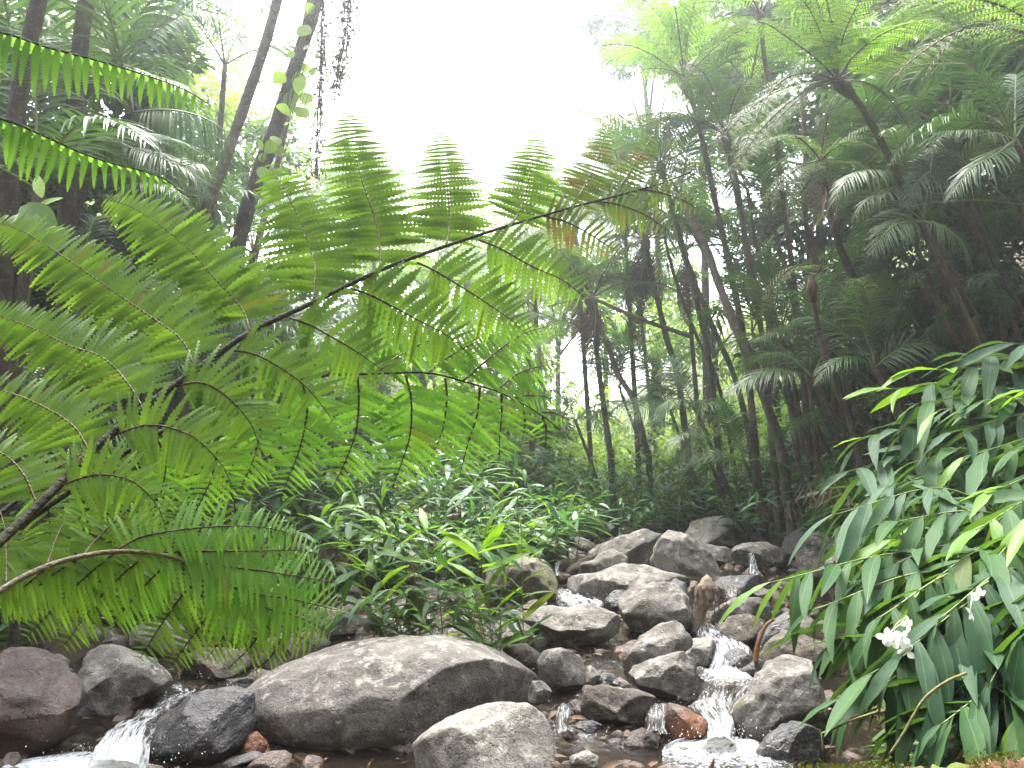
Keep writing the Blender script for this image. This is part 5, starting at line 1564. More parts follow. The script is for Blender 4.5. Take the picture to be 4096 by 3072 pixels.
palm('slim pale forked looking trunk behind the second tree fern', [(3330, 1500, 13), (3290, 1200, 13), (3240, 950, 13), (3222, 866, 13), (3222, 575, 13), (3205, 380, 13)], .07, 'bark_red', 'palm', 4, .9, 66)
palm('thin reddish trunk right of the big knot', [(3960, 1250, 11.5), (3860, 900, 11.3), (3790, 757, 11.2), (3709, 500, 11.0), (3614, 270, 10.8), (3560, 120, 10.8)], .06, 'bark_red', 'palm', 4, .9, 67)
lean = [
    ([(3140, 1500, 13.5), (3006, 1082, 13.6), (2965, 838, 13.7), (2930, 640, 13.8)], 'slim mottled trunk left of the thin pale one, in the leaning group'),
    ([(3060, 1560, 14.5), (2930, 1250, 14.6), (2790, 960, 14.7), (2700, 760, 14.8)], 'dark straight trunk leaning furthest left in the leaning group'),
    ([(3180, 1560, 14.2), (3080, 1200, 14.3), (3020, 960, 14.4), (2990, 760, 14.5)], 'dark trunk in the shade, in the middle of the leaning group'),
    ([(2960, 1580, 15.5), (2830, 1260, 15.6), (2730, 1000, 15.7), (2680, 860, 15.8)], 'brown trunk against the bright gap, left in the leaning group'),
    ([(2880, 1560, 17), (2780, 1330, 17), (2690, 1080, 17.2), (2650, 900, 17.3)], 'thin brown trunk close to the sloping branch'),
    ([(3230, 1480, 12.6), (3170, 1200, 12.6), (3120, 1000, 12.7), (3080, 860, 12.7)], 'rusty trunk between the reddish stub and the lichen spotted palm'),
    ([(3660, 1560, 12.5), (3560, 1200, 12.4), (3500, 950, 12.4), (3450, 760, 12.4)], 'dark trunk behind the second tree fern, leaning the same way'),
    ([(4020, 1350, 10.5), (3960, 1000, 10.4), (3880, 700, 10.3), (3800, 420, 10.2)], 'brown trunk deep in the dark forest at the right'),
    ([(4150, 1400, 9.8), (4100, 900, 9.7), (3990, 500, 9.6), (3880, 260, 9.5)], 'dark trunk near the right edge leaning left'),
]
for i, (p, lab) in enumerate(lean):
    palm(lab, p, .055 + .02 * (i % 3 == 0), ('bark', 'bark_moss', 'bark_red')[i % 3], 'palm' if i % 4 else 'palm_pale', 5, .95, 70 + i, 'leaning trunks on the right bank', el=(-.2, .5))

SMALL = [
    ((3239, 1504, 11.0), 'palm_pale', 7, .8, 'low pale palm crossing the lichen spotted trunk'),
    ((3520, 1450, 10.0), 'palm_pale', 6, .75, 'low palm with yellowing leaflets at the foot of the second tree fern'),
    ((3800, 690, 10.0), 'palm_pale', 6, .8, 'pale shiny palm in the middle of the dark forest'),
    ((3545, 690, 10.2), 'palm', 6, .8, 'dark arching palm right of the second tree fern'),
    ((3680, 890, 9.6), 'palm_pale', 6, .75, 'grey green palm hanging over the mossy leaning trunk'),
    ((3130, 1310, 12.8), 'palm', 7, .85, 'dark palm among the leaning trunks'),
    ((2980, 1180, 14.0), 'palm', 7, 1.0, 'palm with ladder like dark leaflets beside the bright gap'),
    ((3390, 1180, 13.0), 'palm', 7, .9, 'dark palm behind the reddish tree fern stub'),
    ((4030, 520, 9.0), 'palm', 6, .85, 'dark palm at the right edge below the lime fronds'),
    ((4080, 860, 9.4), 'palm', 6, .85, 'shaded palm at the right edge half way up'),
    ((3900, 1120, 10.8), 'palm', 6, .8, 'shaded palm above the silvery gingers'),
    ((2820, 1790, 12.9), 'palm_pale', 6, .55, 'small bright palm just left of the lichen spotted foot'),
    ((2680, 1640, 14.5), 'palm', 7, .8, 'dark drooping palm above the back row of gingers'),
    ((2980, 1850, 12.4), 'palm', 6, .6, 'low dark palm at the foot of the lichen spotted trunk'),
    ((3260, 1690, 11.4), 'palm', 6, .45, 'small upright palm seedling in front of the reddish stub'),
    ((2480, 1560, 17.0), 'palm_pale', 7, .9, 'pale hazy palm near the two centre trunks'),
    ((2300, 1680, 16.0), 'palm_pale', 6, .7, 'pale palm whose leaflets catch light left of the two centre trunks'),
    ((3700, 1340, 10.2), 'palm', 6, .6, 'low dark palm behind the left end of the back ginger thicket'),
    ((3480, 980, 12.6), 'palm', 6, .9, 'shaded palm between the two mossy leaning trunks'),
    ((3950, 300, 10.4), 'palm', 6, .9, 'dark palm under the lime fronds of the top right corner'),
]
for i, (p, key, n, s, lab) in enumerate(SMALL):
    t = S(*p)
    g = float(gz(t[0] + .1, t[1]))
    # the foot, seen from the camera, is simply the ground under the crown
    h_ = max(.4, t[2] - g)
    fx, fy = t[0] + .38 * h_, t[1] + .15 * h_
    g = float(gz(fx, fy))
    o_pts = [np.array([fx, fy, g - .15]), np.array([t[0] * .55 + fx * .45, t[1] * .5 + fy * .5, g * .45 + t[2] * .55]), t]
    c = spline(o_pts, 30)
    r = rng(900 + i)
    o = thing('palm_tree', lab, 'palm', c[0], 'low palms')
    mb = MB(); trunk_mesh(mb, c, .038, .028, 900 + i, .05); mb.build('trunk', M['bark'], o, attr=True)
    for k in range(n):
        az = (k + r.uniform(-.3, .3)) / n * 6.283
        add_frond(o, PT[key][int(r.integers(4))], c[-1], az, r.uniform(-.15, .75), s * r.uniform(.85, 1.15), r.normal(0, .25))
# palms of the right bank whose fronds reach out into the light
REACH = [
    ('palm whose dark frond arches over beside the second tree fern', (3640, 720, 9.6), [('palm_pale', [(3640, 720, 9.6), (3540, 683, 9.2), (3445, 683, 8.9), (3378, 730, 8.7), (3325, 822, 8.6)], .42, dict(n=34, hang=1.0)), ('palm', [(3640, 720, 9.6), (3560, 760, 9.0), (3470, 800, 8.8), (3420, 870, 8.7)], .34, dict(n=26, hang=.8))]),
    ('palm with a broad silvery fan turned to the light', (3810, 670, 9.4), [('palm_pale', [(3810, 670, 9.4), (3716, 690, 9.0), (3660, 740, 8.8), (3630, 820, 8.7)], .40, dict(n=34, N=np.array([-.2, -.9, .4]))), ('palm_pale', [(3810, 670, 9.4), (3790, 620, 9.0), (3740, 590, 8.8), (3680, 600, 8.7)], .3, dict(n=26))]),
    ('palm whose pale frond hangs like a feather over the mossy leaning trunk', (3690, 885, 8.9), [('palm_pale', [(3690, 885, 8.9), (3610, 890, 8.7), (3547, 923, 8.5), (3485, 1020, 8.4)], .34, dict(n=30, N=np.array([-.2, -.8, .5]))), ('palm', [(3690, 885, 8.9), (3760, 900, 8.7), (3840, 960, 8.6), (3880, 1050, 8.6)], .34, dict(n=28, hang=.7))]),
    ('palm at the right edge with a frond lit from above', (4060, 560, 8.2), [('palm_pale', [(4060, 560, 8.2), (3960, 530, 8.0), (3850, 520, 7.9), (3723, 530, 7.8)], .3, dict(n=34, hang=.6)), ('palm', [(4060, 560, 8.2), (3980, 620, 8.0), (3880, 680, 7.9), (3800, 790, 7.8)], .36, dict(n=30, hang=.6)), ('palm', [(4060, 560, 8.2), (4000, 430, 8.1), (3950, 330, 8.0), (3880, 280, 8.0)], .4, dict(n=30))]),
    ('palm whose long pale frond crosses in front of the lichen spotted trunk', (3250, 1510, 10.4), [('palm_pale', [(3250, 1510, 10.4), (3140, 1480, 10.2), (3029, 1500, 10.1), (2905, 1575, 10.0)], .40, dict(n=36, hang=.5)), ('palm_pale', [(3250, 1510, 10.4), (3330, 1470, 10.2), (3420, 1480, 10.1), (3500, 1540, 10.0)], .34, dict(n=28, hang=.5))]),
    ('palm with a yellowish frond at the foot of the mossy trunk', (3500, 1470, 9.6), [('palm_pale', [(3500, 1470, 9.6), (3590, 1400, 9.4), (3680, 1375, 9.3), (3760, 1400, 9.2)], .34, dict(n=28, N=np.array([0, -.8, .6]))), ('palm', [(3500, 1470, 9.6), (3420, 1430, 9.4), (3330, 1450, 9.3), (3270, 1530, 9.2)], .3, dict(n=26, hang=.6))]),
    ('palm with one pale shelf of a frond in the middle of the right bank', (3290, 1340, 10.6), [('palm_pale', [(3290, 1340, 10.6), (3200, 1318, 10.4), (3110, 1325, 10.3), (3015, 1362, 10.2)], .26, dict(n=34, hang=.5)), ('palm', [(3290, 1340, 10.6), (3330, 1260, 10.4), (3400, 1220, 10.3), (3480, 1240, 10.3)], .3, dict(n=26, hang=.5))]),
    ('palm with ladder like fronds standing upright beside the bright gap', (3010, 1330, 12.4), [('palm', [(3010, 1330, 12.4), (2990, 1160, 12.3), (2960, 1020, 12.3), (2900, 900, 12.2)], .5, dict(n=34, N=np.array([-.3, -.9, .2]))), ('palm', [(3010, 1330, 12.4), (3060, 1180, 12.3), (3090, 1060, 12.2), (3090, 940, 12.2)], .46, dict(n=34, N=np.array([-.2, -.9, .2])))]),
    ('palm drooping dark fronds over the back row of gingers', (2790, 1650, 13.4), [('palm', [(2790, 1650, 13.4), (2740, 1600, 13.2), (2670, 1610, 13.1), (2610, 1690, 13.0)], .42, dict(n=30, hang=1.1)), ('palm', [(2790, 1650, 13.4), (2850, 1610, 13.2), (2920, 1640, 13.1), (2960, 1720, 13.0)], .4, dict(n=28, hang=1.0)), ('palm_pale', [(2790, 1650, 13.4), (2780, 1740, 13), (2740, 1800, 12.9), (2700, 1860, 12.9)], .4, dict(n=28, hang=.6))]),
]
for i, (lab, top, fr) in enumerate(REACH):
    t = S(*top); g = float(gz(t[0] + .2, t[1] + .2))
    h_ = max(.4, t[2] - g)
    fx, fy = t[0] + .42 * h_, t[1] + .15 * h_
    g = float(gz(fx, fy))
    c = spline([np.array([fx, fy, g - .15]), np.array([t[0] * .55 + fx * .45, t[1] * .5 + fy * .5, g * .45 + t[2] * .55]), t], 30)
    o = thing('palm_tree', lab, 'palm', c[0], 'palms reaching into the light')
    mb = MB(); trunk_mesh(mb, c, .042, .03, 980 + i, .05); mb.build('trunk', M['bark'], o, attr=True)
    for q, (kk, pp, ll, kw) in enumerate(fr):
        hand_frond(o, pp, ll, kk, 3000 + 10 * i + q, 'palm', **kw)
    r = rng(990 + i)
    for k in range(3):
        add_frond(o, PT['palm'][int(r.integers(4))], c[-1], r.uniform(.2, 2.9), r.uniform(0, .8), .8, r.normal(0, .25))
# the dead brown palm frond hanging in the dark
o = thing('dead_palm_frond', 'dead brown palm frond hanging in front of the dark forest on the right', 'dead frond', S(3624, 1065, 9.2))
hand_frond(o, [(3600, 1040, 9.2), (3650, 1090, 9.1), (3710, 1160, 9.1), (3770, 1250, 9.1), (3800, 1320, 9.1)], .36, 'dead', 44, 'palm', n=22, hang=.9)
o = thing('dead_palm_frond', 'pale dry palm stalk lying sideways across the mossy leaning trunk', 'dead frond', S(4080, 815, 9.0))
hand_frond(o, [(4090, 818, 9.0), (3900, 800, 8.9), (3700, 815, 8.8), (3530, 850, 8.7)], .12, 'dead', 45, 'palm', n=20, hang=.6)

# ---------------------------------------------------------------- centre
tree_fern('tree fern in the centre of the valley with dead brown fronds hanging round its trunk', [(2445, 1860, 16), (2439, 1804, 16), (2395, 1475, 16), (2376, 1266, 16), (2372, 1190, 16)], .085, 'bark', 'fern_far', 9, 1.35, 81, dead=7, el=(.1, .8))
tree_fern('tree fern leaning left in the centre, foot right of the other centre trunk', [(2595, 1840, 15.5), (2591, 1823, 15.5), (2534, 1601, 15.5), (2471, 1494, 15.6), (2401, 1304, 15.8), (2300, 1130, 16)], .085, 'bark', 'fern_lime', 7, 1.1, 82, dead=2)
tree_fern('tree fern with dead brown fronds bundled under its crown, left of the bright gap', [(2720, 1560, 16), (2660, 1330, 16), (2600, 1060, 16), (2580, 960, 16)], .09, 'bark', 'fern_dry', 9, 1.3, 83, dead=8)
tree_fern('pale lime tree fern high against the sky, right of the gap', [(2980, 1400, 13), (2860, 800, 12.6), (2790, 480, 12.4), (2740, 330, 12.2)], .08, 'bark', 'fern_lime', 10, 1.15, 84, el=(.1, .7))
tree_fern('browning tree fern below the pale lime one, fine leaves over the bright gap', [(2840, 1480, 14), (2760, 1100, 13.8), (2680, 800, 13.6), (2640, 660, 13.5)], .08, 'bark', 'fern_dry', 10, 1.2, 85, dead=2, el=(0, .6))
tree_fern('green tree fern between the pale lime one and the big knot', [(3060, 1450, 12.5), (2990, 1000, 12.2), (2930, 700, 12.0), (2900, 540, 11.9)], .07, 'bark', 'fern_far', 9, 1.05, 86, el=(0, .6))
tree_fern('tree fern at the top edge, right of the sky', [(3200, 1350, 13), (3120, 700, 12.5), (3060, 250, 12.2), (3040, 60, 12)], .07, 'bark', 'fern_lime', 9, 1.1, 87, el=(0, .7))
tree_fern('distant tree fern behind the tip of the great frond', [(2180, 1750, 20), (2150, 1350, 20), (2130, 1060, 20)], .1, 'bark', 'fern_far', 9, 1.5, 88, dead=3)
tree_fern('distant lime tree fern behind the middle of the great frond', [(1900, 1700, 22), (1880, 1400, 22), (1870, 1130, 22)], .1, 'bark', 'fern_lime', 9, 1.5, 89, dead=2)
tree_fern('low hazy tree fern left of the centre trunks', [(2130, 1800, 17), (2120, 1560, 17), (2110, 1420, 17)], .08, 'bark_red', 'fern_lime', 8, 1.1, 90, dead=3)
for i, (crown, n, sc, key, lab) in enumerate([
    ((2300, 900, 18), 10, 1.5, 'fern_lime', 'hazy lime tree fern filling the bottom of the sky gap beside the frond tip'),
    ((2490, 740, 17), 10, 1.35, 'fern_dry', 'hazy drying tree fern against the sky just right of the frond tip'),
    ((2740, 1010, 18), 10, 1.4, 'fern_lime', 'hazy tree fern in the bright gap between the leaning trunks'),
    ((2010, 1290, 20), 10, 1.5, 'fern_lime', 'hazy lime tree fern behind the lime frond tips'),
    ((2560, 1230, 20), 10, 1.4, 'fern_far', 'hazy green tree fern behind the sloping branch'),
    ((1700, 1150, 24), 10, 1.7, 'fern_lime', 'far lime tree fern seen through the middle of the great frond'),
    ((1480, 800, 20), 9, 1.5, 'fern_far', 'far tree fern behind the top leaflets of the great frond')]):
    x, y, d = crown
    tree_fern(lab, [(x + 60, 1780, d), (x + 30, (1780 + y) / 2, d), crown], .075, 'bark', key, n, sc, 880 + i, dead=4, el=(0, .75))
o = thing('fallen_branch', 'dark bare branch sloping down to the right across the centre', 'branch', S(2275, 1158, 15.2))
mb = MB(); mb.tube(spline([S(2230, 1120, 15.2), S(2400, 1205, 15.0), S(2560, 1275, 14.9), S(2760, 1345, 14.8)], 24), np.linspace(.025, .045, 24), 8)
for a, b, c_ in (((2400, 1205), (2330, 1195), (2190, 1225)), ((2480, 1240), (2560, 1290), (2640, 1275)), ((2330, 1170), (2290, 1120), (2280, 1060))):
    mb.tube(spline([S(*a, 15.0), S(*b, 14.9), S(*c_, 14.7)], 10), np.linspace(.03, .012, 10), 5)
mb.build('branch', M['bark'], o, attr=True)
o['_x'] = 1

# ---------------------------------------------------------------- left hand side
palm('palm on the left whose dark feather fronds arch against the sky at the top', [(60, 1500, 7.4), (130, 900, 7.3), (260, 500, 7.2), (400, 300, 7.1), (470, 250, 7.0)], .08, 'bark_dark', 'palm', 5, 1.1, 101, azs=[2.4, 3.2, 4.0, 4.7, 1.7], hand=[
    ('palm', [(470, 250, 7.0), (589, 158, 6.9), (671, 95, 6.8), (780, 40, 6.7), (930, 70, 6.6)], .52, dict(n=34, N=np.array([.2, -.8, .5]))),
    ('palm', [(470, 250, 7.0), (560, 60, 7.0), (660, -60, 7.0), (780, -120, 7.0)], .5, dict(n=34, N=np.array([.2, -.8, .5]))),
    ('palm', [(470, 250, 7.0), (600, 300, 6.8), (720, 340, 6.7), (800, 420, 6.6)], .34, dict(n=28, hang=.7)),
])
palm('palm on the left with one dark frond hanging like a comb', [(250, 1500, 7.6), (290, 900, 7.5), (420, 600, 7.3), (530, 450, 7.2)], .07, 'bark_dark', 'palm', 4, 1.0, 102, azs=[2.8, 3.6, 4.4, 1.9], hand=[
    ('palm', [(530, 452, 7.2), (620, 440, 7.1), (720, 445, 7.0), (823, 475, 7.0), (937, 545, 7.0)], .48, dict(n=24, hang=1.6, v=-.2)),
    ('palm_pale', [(456, 582, 7.2), (560, 600, 7.1), (660, 640, 7.0), (760, 690, 7.0), (835, 790, 7.0)], .32, dict(n=34, N=np.array([.1, -.5, .85]))),
    ('palm_pale', [(440, 770, 7.3), (540, 735, 7.2), (650, 740, 7.1), (740, 800, 7.0)], .32, dict(n=30, hang=.7)),
])
LEFT = [
    ([(0, 1400, 6.4), (40, 700, 6.3), (90, 300, 6.2), (170, -60, 6.1)], .08, 'bark_dark', 'dark thick trunk at the upper left edge'),
    ([(240, 1400, 7.0), (270, 800, 6.9), (310, 300, 6.8), (350, -60, 6.8)], .085, 'bark_dark', 'dark trunk passing behind the upper toothed fern frond'),
    ([(780, 1100, 9.0), (815, 870, 9.0), (900, 640, 9.0), (985, 400, 9.0), (1060, 180, 9.0), (1130, -80, 9.0)], .075, 'bark', 'slim pale brown trunk leaning right, left of the vine hung one'),
    ([(900, 1300, 9.5), (945, 1020, 9.5), (1000, 800, 9.5), (1080, 580, 9.5), (1170, 300, 9.5), (1290, -60, 9.5)], .105, 'bark_dark', 'thicker dark trunk leaning right with round vine leaves on it'),
    ([(990, 1350, 12), (1010, 1080, 12), (1080, 780, 12), (1130, 560, 12), (1180, 300, 12)], .06, 'bark_red', 'thin hazy trunk behind the vine hung one'),
]
for i, (p, r0, bk, lab) in enumerate(LEFT):
    c = trunk_pts(p)
    e = norm(c[-1] - c[-4])
    c = spline(np.vstack([c, c[-1] + e * 1.2, c[-1] + e * 2.6]), 50)
    o = thing('forest_tree', lab, 'tree', c[0], 'trunks on the left bank')
    mb = MB(); trunk_mesh(mb, c, r0, r0 * .7, 110 + i, .08); mb.build('trunk', M[bk], o, attr=True)
    r = rng(120 + i)
    lf = MB()
    k = 260 if i in (2, 3, 4) else 120
    top = c[-1]
    O = top + np.clip(r.normal(0, .7, (k, 3)), -1.3, 1.3) + np.array([0, 0, .9])
    D = norm(r.normal(size=(k, 3))); Y = norm(np.cross(UP, D)); Z = np.cross(D, Y)
    l = .2 * r.uniform(.6, 1.2, k)[:, None]
    lf.stamp(LF[0], O, D * l, Y * l, Z * l)
    lf.build('crown', M['broad'], o)
SMALL_L = [
    ((150, 760, 6.2), 'palm', 6, .9, 'dark palm behind the lower toothed fern frond'),
    ((700, 930, 9.5), 'palm_pale', 7, .8, 'pale palm behind the yellow tip of the great frond'),
    ((1010, 1010, 10.5), 'palm', 7, .9, 'palm at the foot of the vine hung trunk'),
    ((60, 330, 7.5), 'palm', 6, 1.0, 'dark palm in the top left corner'),
    ((620, 1200, 8.6), 'palm', 6, .7, 'palm in the shade behind the left half of the great frond'),
    ((1200, 1350, 12.0), 'palm_pale', 7, .9, 'palm behind the middle of the great frond'),
    ((1350, 1600, 12.5), 'palm_pale', 7, .8, 'palm behind the lime frond tips'),
    ((300, 1330, 7.2), 'palm_pale', 6, .7, 'pale palm behind the left end of the great frond'),
    ((900, 260, 12.0), 'palm_pale', 6, 1.1, 'hazy palm behind the slim leaning trunk'),
    ((180, 1750, 6.6), 'palm_pale', 5, .6, 'low pale palm near the left edge under the great frond'),
    ((700, 1560, 9.0), 'palm', 6, .7, 'low palm seen between the leaflets below the great frond'),
]
for i, (p, key, n, s, lab) in enumerate(SMALL_L):
    t = S(*p); g = float(gz(t[0] - .1, t[1]))
    c = spline([np.array([t[0] - .25, t[1] + .1, g - .15]), np.array([t[0] - .12, t[1] + .05, g * .5 + t[2] * .5]), t], 30)
    r = rng(960 + i)
    o = thing('palm_tree', lab, 'palm', c[0], 'low palms')
    mb = MB(); trunk_mesh(mb, c, .05, .04, 960 + i, .05); mb.build('trunk', M['bark_dark'], o, attr=True)
    for k in range(n):
        add_frond(o, PT[key][int(r.integers(4))], c[-1], (k + r.uniform(-.3, .3)) / n * 6.283, r.uniform(-.15, .75), s * r.uniform(.85, 1.15), r.normal(0, .25))
# vines
def vine(label, pts, key, seed, leaves, size, r0=.006, round_=True, spread=.05):
    c = spline([S(*p) for p in pts], 40)
    r = rng(seed)
    o = thing('hanging_vine', label, 'vine', c[-1], 'vines hanging at the upper left')
    mb = MB()
    mb.tube(c, r0, 5)
    for k in range(7):
        mb.tube(c + np.cumsum(r.normal(0, .008, (40, 3)), 0), r0 * .7, 4)
    mb.build('stem', M['bark_dark'], o, attr=True)
    w = r.integers(0, 40, leaves)
    O = c[w] + r.normal(0, spread, (leaves, 3))
    D = norm(r.normal(0, .6, (leaves, 3)) + np.array([0, -.2, -.8]))
    Y = norm(np.cross(D, np.array([0, -1, .2]) + r.normal(0, .4, (leaves, 3)))); Z = np.cross(D, Y)
    l = size * r.uniform(.6, 1.2, leaves)[:, None]
    lf = MB(); lf.stamp(RL if round_ else LF[0], O, D * l, Y * l, Z * l)
    lf.build('leaves', M[key], o)
RL = blade(6, .48, .15, .15, .35, .3)
vine('thick dark hanging bundle of dead vine in front of the sky', [(1400, -60, 9), (1385, 120, 9), (1360, 260, 9), (1345, 360, 9)], 'dead', 131, 520, .06, .008, False, .055)
vine('long thin dark vine hanging left of the dead bundle', [(1290, -60, 9.2), (1285, 250, 9.2), (1270, 480, 9.2), (1262, 700, 9.2)], 'dead', 132, 260, .06, .008, False, .04)
vine('climbing vine with round lime leaves on the thicker dark trunk', [(1290, -40, 9.3), (1190, 260, 9.3), (1130, 470, 9.3), (1070, 560, 9.3), (1010, 780, 9.3)], 'broad_lime', 133, 26, .19, .005, True, .14)
vine('second climbing vine with round leaves, falling past the thin hazy trunk', [(1310, 130, 9.6), (1180, 430, 9.6), (1120, 600, 9.6), (1090, 760, 9.6)], 'broad_lime', 134, 18, .17, .004, True, .12)
# the big round leaf at the left
o = thing('broadleaf_plant', 'plant with one big round green leaf above the left end of the great frond', 'plant', S(150, 1000, 3.9))
mb = MB(); mb.tube(spline([S(60, 1500, 4.1), S(120, 1150, 4.0), S(140, 980, 3.9), S(150, 830, 3.9)], 20), .006, 5); mb.build('stem', M['stem'], o, attr=True)
def flat_leaf(o, base, tip, w, key, face):
    b, t = S(*base), S(*tip)
    D = t - b; L = np.linalg.norm(D); D = D / L
    Y = norm(np.cross(norm(face), D)); Z = np.cross(D, Y)
    m = MB(); m.stamp(blade(8, .5, .12, .12, .4, .25), b[None], (D * L)[None], (Y * w)[None], (Z * L)[None]); m.build('leaf', M[key], o)
flat_leaf(o, (100, 820, 3.9), (215, 960, 3.8), .17, 'broad', (0, -1, .4))
flat_leaf(o, (170, 790, 3.95), (140, 690, 4.0), .06, 'broad_lime', (0, -1, .4))
flat_leaf(o, (150, 830, 3.95), (250, 780, 4.0), .05, 'broad_lime', (0, -1, .8))
flat_leaf(o, (120, 900, 3.9), (20, 860, 4.0), .09, 'palm_pale', (0, -1, .8))

# ---------------------------------------------------------------- forest trees
TREES = [
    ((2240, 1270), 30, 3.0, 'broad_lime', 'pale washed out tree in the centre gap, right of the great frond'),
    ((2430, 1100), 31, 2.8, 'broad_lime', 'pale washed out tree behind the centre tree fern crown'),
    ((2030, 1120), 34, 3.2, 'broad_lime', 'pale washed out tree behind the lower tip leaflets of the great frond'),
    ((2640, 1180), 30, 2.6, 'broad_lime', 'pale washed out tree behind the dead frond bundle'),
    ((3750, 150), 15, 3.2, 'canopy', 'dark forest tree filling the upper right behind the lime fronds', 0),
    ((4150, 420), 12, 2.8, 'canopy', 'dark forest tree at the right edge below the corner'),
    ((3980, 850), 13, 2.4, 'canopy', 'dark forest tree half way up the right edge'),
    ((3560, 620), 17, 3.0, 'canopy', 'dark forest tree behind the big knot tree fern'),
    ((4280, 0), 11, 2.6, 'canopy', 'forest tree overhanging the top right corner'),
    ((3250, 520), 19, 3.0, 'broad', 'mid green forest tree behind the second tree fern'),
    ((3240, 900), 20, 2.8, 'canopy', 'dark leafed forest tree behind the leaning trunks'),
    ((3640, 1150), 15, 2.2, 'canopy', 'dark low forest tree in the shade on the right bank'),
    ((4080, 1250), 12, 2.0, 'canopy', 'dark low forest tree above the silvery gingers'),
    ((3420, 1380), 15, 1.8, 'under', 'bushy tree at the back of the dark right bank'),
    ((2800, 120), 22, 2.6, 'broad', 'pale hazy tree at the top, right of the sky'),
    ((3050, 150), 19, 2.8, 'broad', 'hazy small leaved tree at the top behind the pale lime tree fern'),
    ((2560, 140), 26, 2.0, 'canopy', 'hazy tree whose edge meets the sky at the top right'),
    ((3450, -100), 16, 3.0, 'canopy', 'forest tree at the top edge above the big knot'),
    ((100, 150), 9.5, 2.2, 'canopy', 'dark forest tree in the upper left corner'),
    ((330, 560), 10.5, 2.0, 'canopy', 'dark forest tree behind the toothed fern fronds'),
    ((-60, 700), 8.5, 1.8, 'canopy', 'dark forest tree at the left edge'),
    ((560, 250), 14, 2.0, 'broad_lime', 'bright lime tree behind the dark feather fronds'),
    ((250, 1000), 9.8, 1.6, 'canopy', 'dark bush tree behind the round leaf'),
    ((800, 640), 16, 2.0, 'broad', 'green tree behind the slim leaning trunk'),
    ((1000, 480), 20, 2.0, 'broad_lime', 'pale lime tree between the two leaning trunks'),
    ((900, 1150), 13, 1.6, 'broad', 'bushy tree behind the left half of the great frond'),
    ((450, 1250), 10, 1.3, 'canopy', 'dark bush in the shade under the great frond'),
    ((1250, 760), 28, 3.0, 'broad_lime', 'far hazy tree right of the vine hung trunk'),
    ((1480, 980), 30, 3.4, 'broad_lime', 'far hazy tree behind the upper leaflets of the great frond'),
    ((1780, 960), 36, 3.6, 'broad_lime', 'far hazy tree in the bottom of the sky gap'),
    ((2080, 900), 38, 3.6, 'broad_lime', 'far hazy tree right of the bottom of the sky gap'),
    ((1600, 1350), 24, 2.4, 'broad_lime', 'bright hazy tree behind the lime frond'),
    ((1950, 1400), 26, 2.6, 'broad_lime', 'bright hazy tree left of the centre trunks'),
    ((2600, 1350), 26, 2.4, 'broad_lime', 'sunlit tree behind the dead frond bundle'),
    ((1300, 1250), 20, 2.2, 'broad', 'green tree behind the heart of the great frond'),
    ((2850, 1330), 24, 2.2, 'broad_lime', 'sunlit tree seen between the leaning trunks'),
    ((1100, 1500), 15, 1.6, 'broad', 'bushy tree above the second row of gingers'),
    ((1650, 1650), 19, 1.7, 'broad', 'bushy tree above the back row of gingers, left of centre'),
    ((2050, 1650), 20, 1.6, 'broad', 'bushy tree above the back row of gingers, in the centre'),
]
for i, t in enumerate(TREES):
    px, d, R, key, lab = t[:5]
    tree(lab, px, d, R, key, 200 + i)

# ---------------------------------------------------------------- undergrowth: leaves nobody could count
def undergrowth(name, x0, x1, y0, y1, n, seed, hmax=1.0, key='under'):
    r = rng(seed)
    x, y = r.uniform(x0, x1, n), r.uniform(y0, y1, n)
    m = ((x > interp(y, XR) + .1) | (x < interp(y, XL) - .1) | (y > 15.5))
    x, y = x[m], y[m]
    p = np.stack([x, y, 0 * x], 1)
    den = fbm(p * .9, seed, 3)
    z = gz(x, y) + np.clip(.5 + den, .05, 1.4) * hmax * r.random(len(x)) ** .8
    O = np.stack([x, y, z], 1)
    k = len(x)
    D = norm(r.normal(0, 1, (k, 3)) * np.array([1, 1, .35]) + np.array([0, 0, -.1]))
    Y = norm(np.cross(UP + r.normal(0, .3, (k, 3)), D)); Z = np.cross(D, Y)
    l = (.10 + .22 * r.random(k) ** 2)[:, None]
    mb = MB()
    for q in range(2):
        s = (np.arange(k) % 2) == q
        mb.stamp((LF[1], BLADES_U)[q], O[s], D[s] * l[s] * (1 + q * .6), Y[s] * l[s] * (1 + q * .6), Z[s] * l[s])
    tag(mb.build(name, M[key]), kind='stuff')
BLADES_U = blade(3, .09, .35, .4, .4, .3)
undergrowth('undergrowth', 2.5, 12, 7.0, 26, 60000, 5, .9)
undergrowth('undergrowth', -14, 3, 7.5, 26, 60000, 6, .9)
undergrowth('undergrowth', -30, 30, 26, 60, 40000, 7, 2.2, 'broad_lime')
undergrowth('undergrowth', -2, 8, 16, 27, 26000, 9, 2.4, 'broad_lime')
undergrowth('undergrowth', 2.0, 6, 3.2, 7.0, 7000, 8, .35)
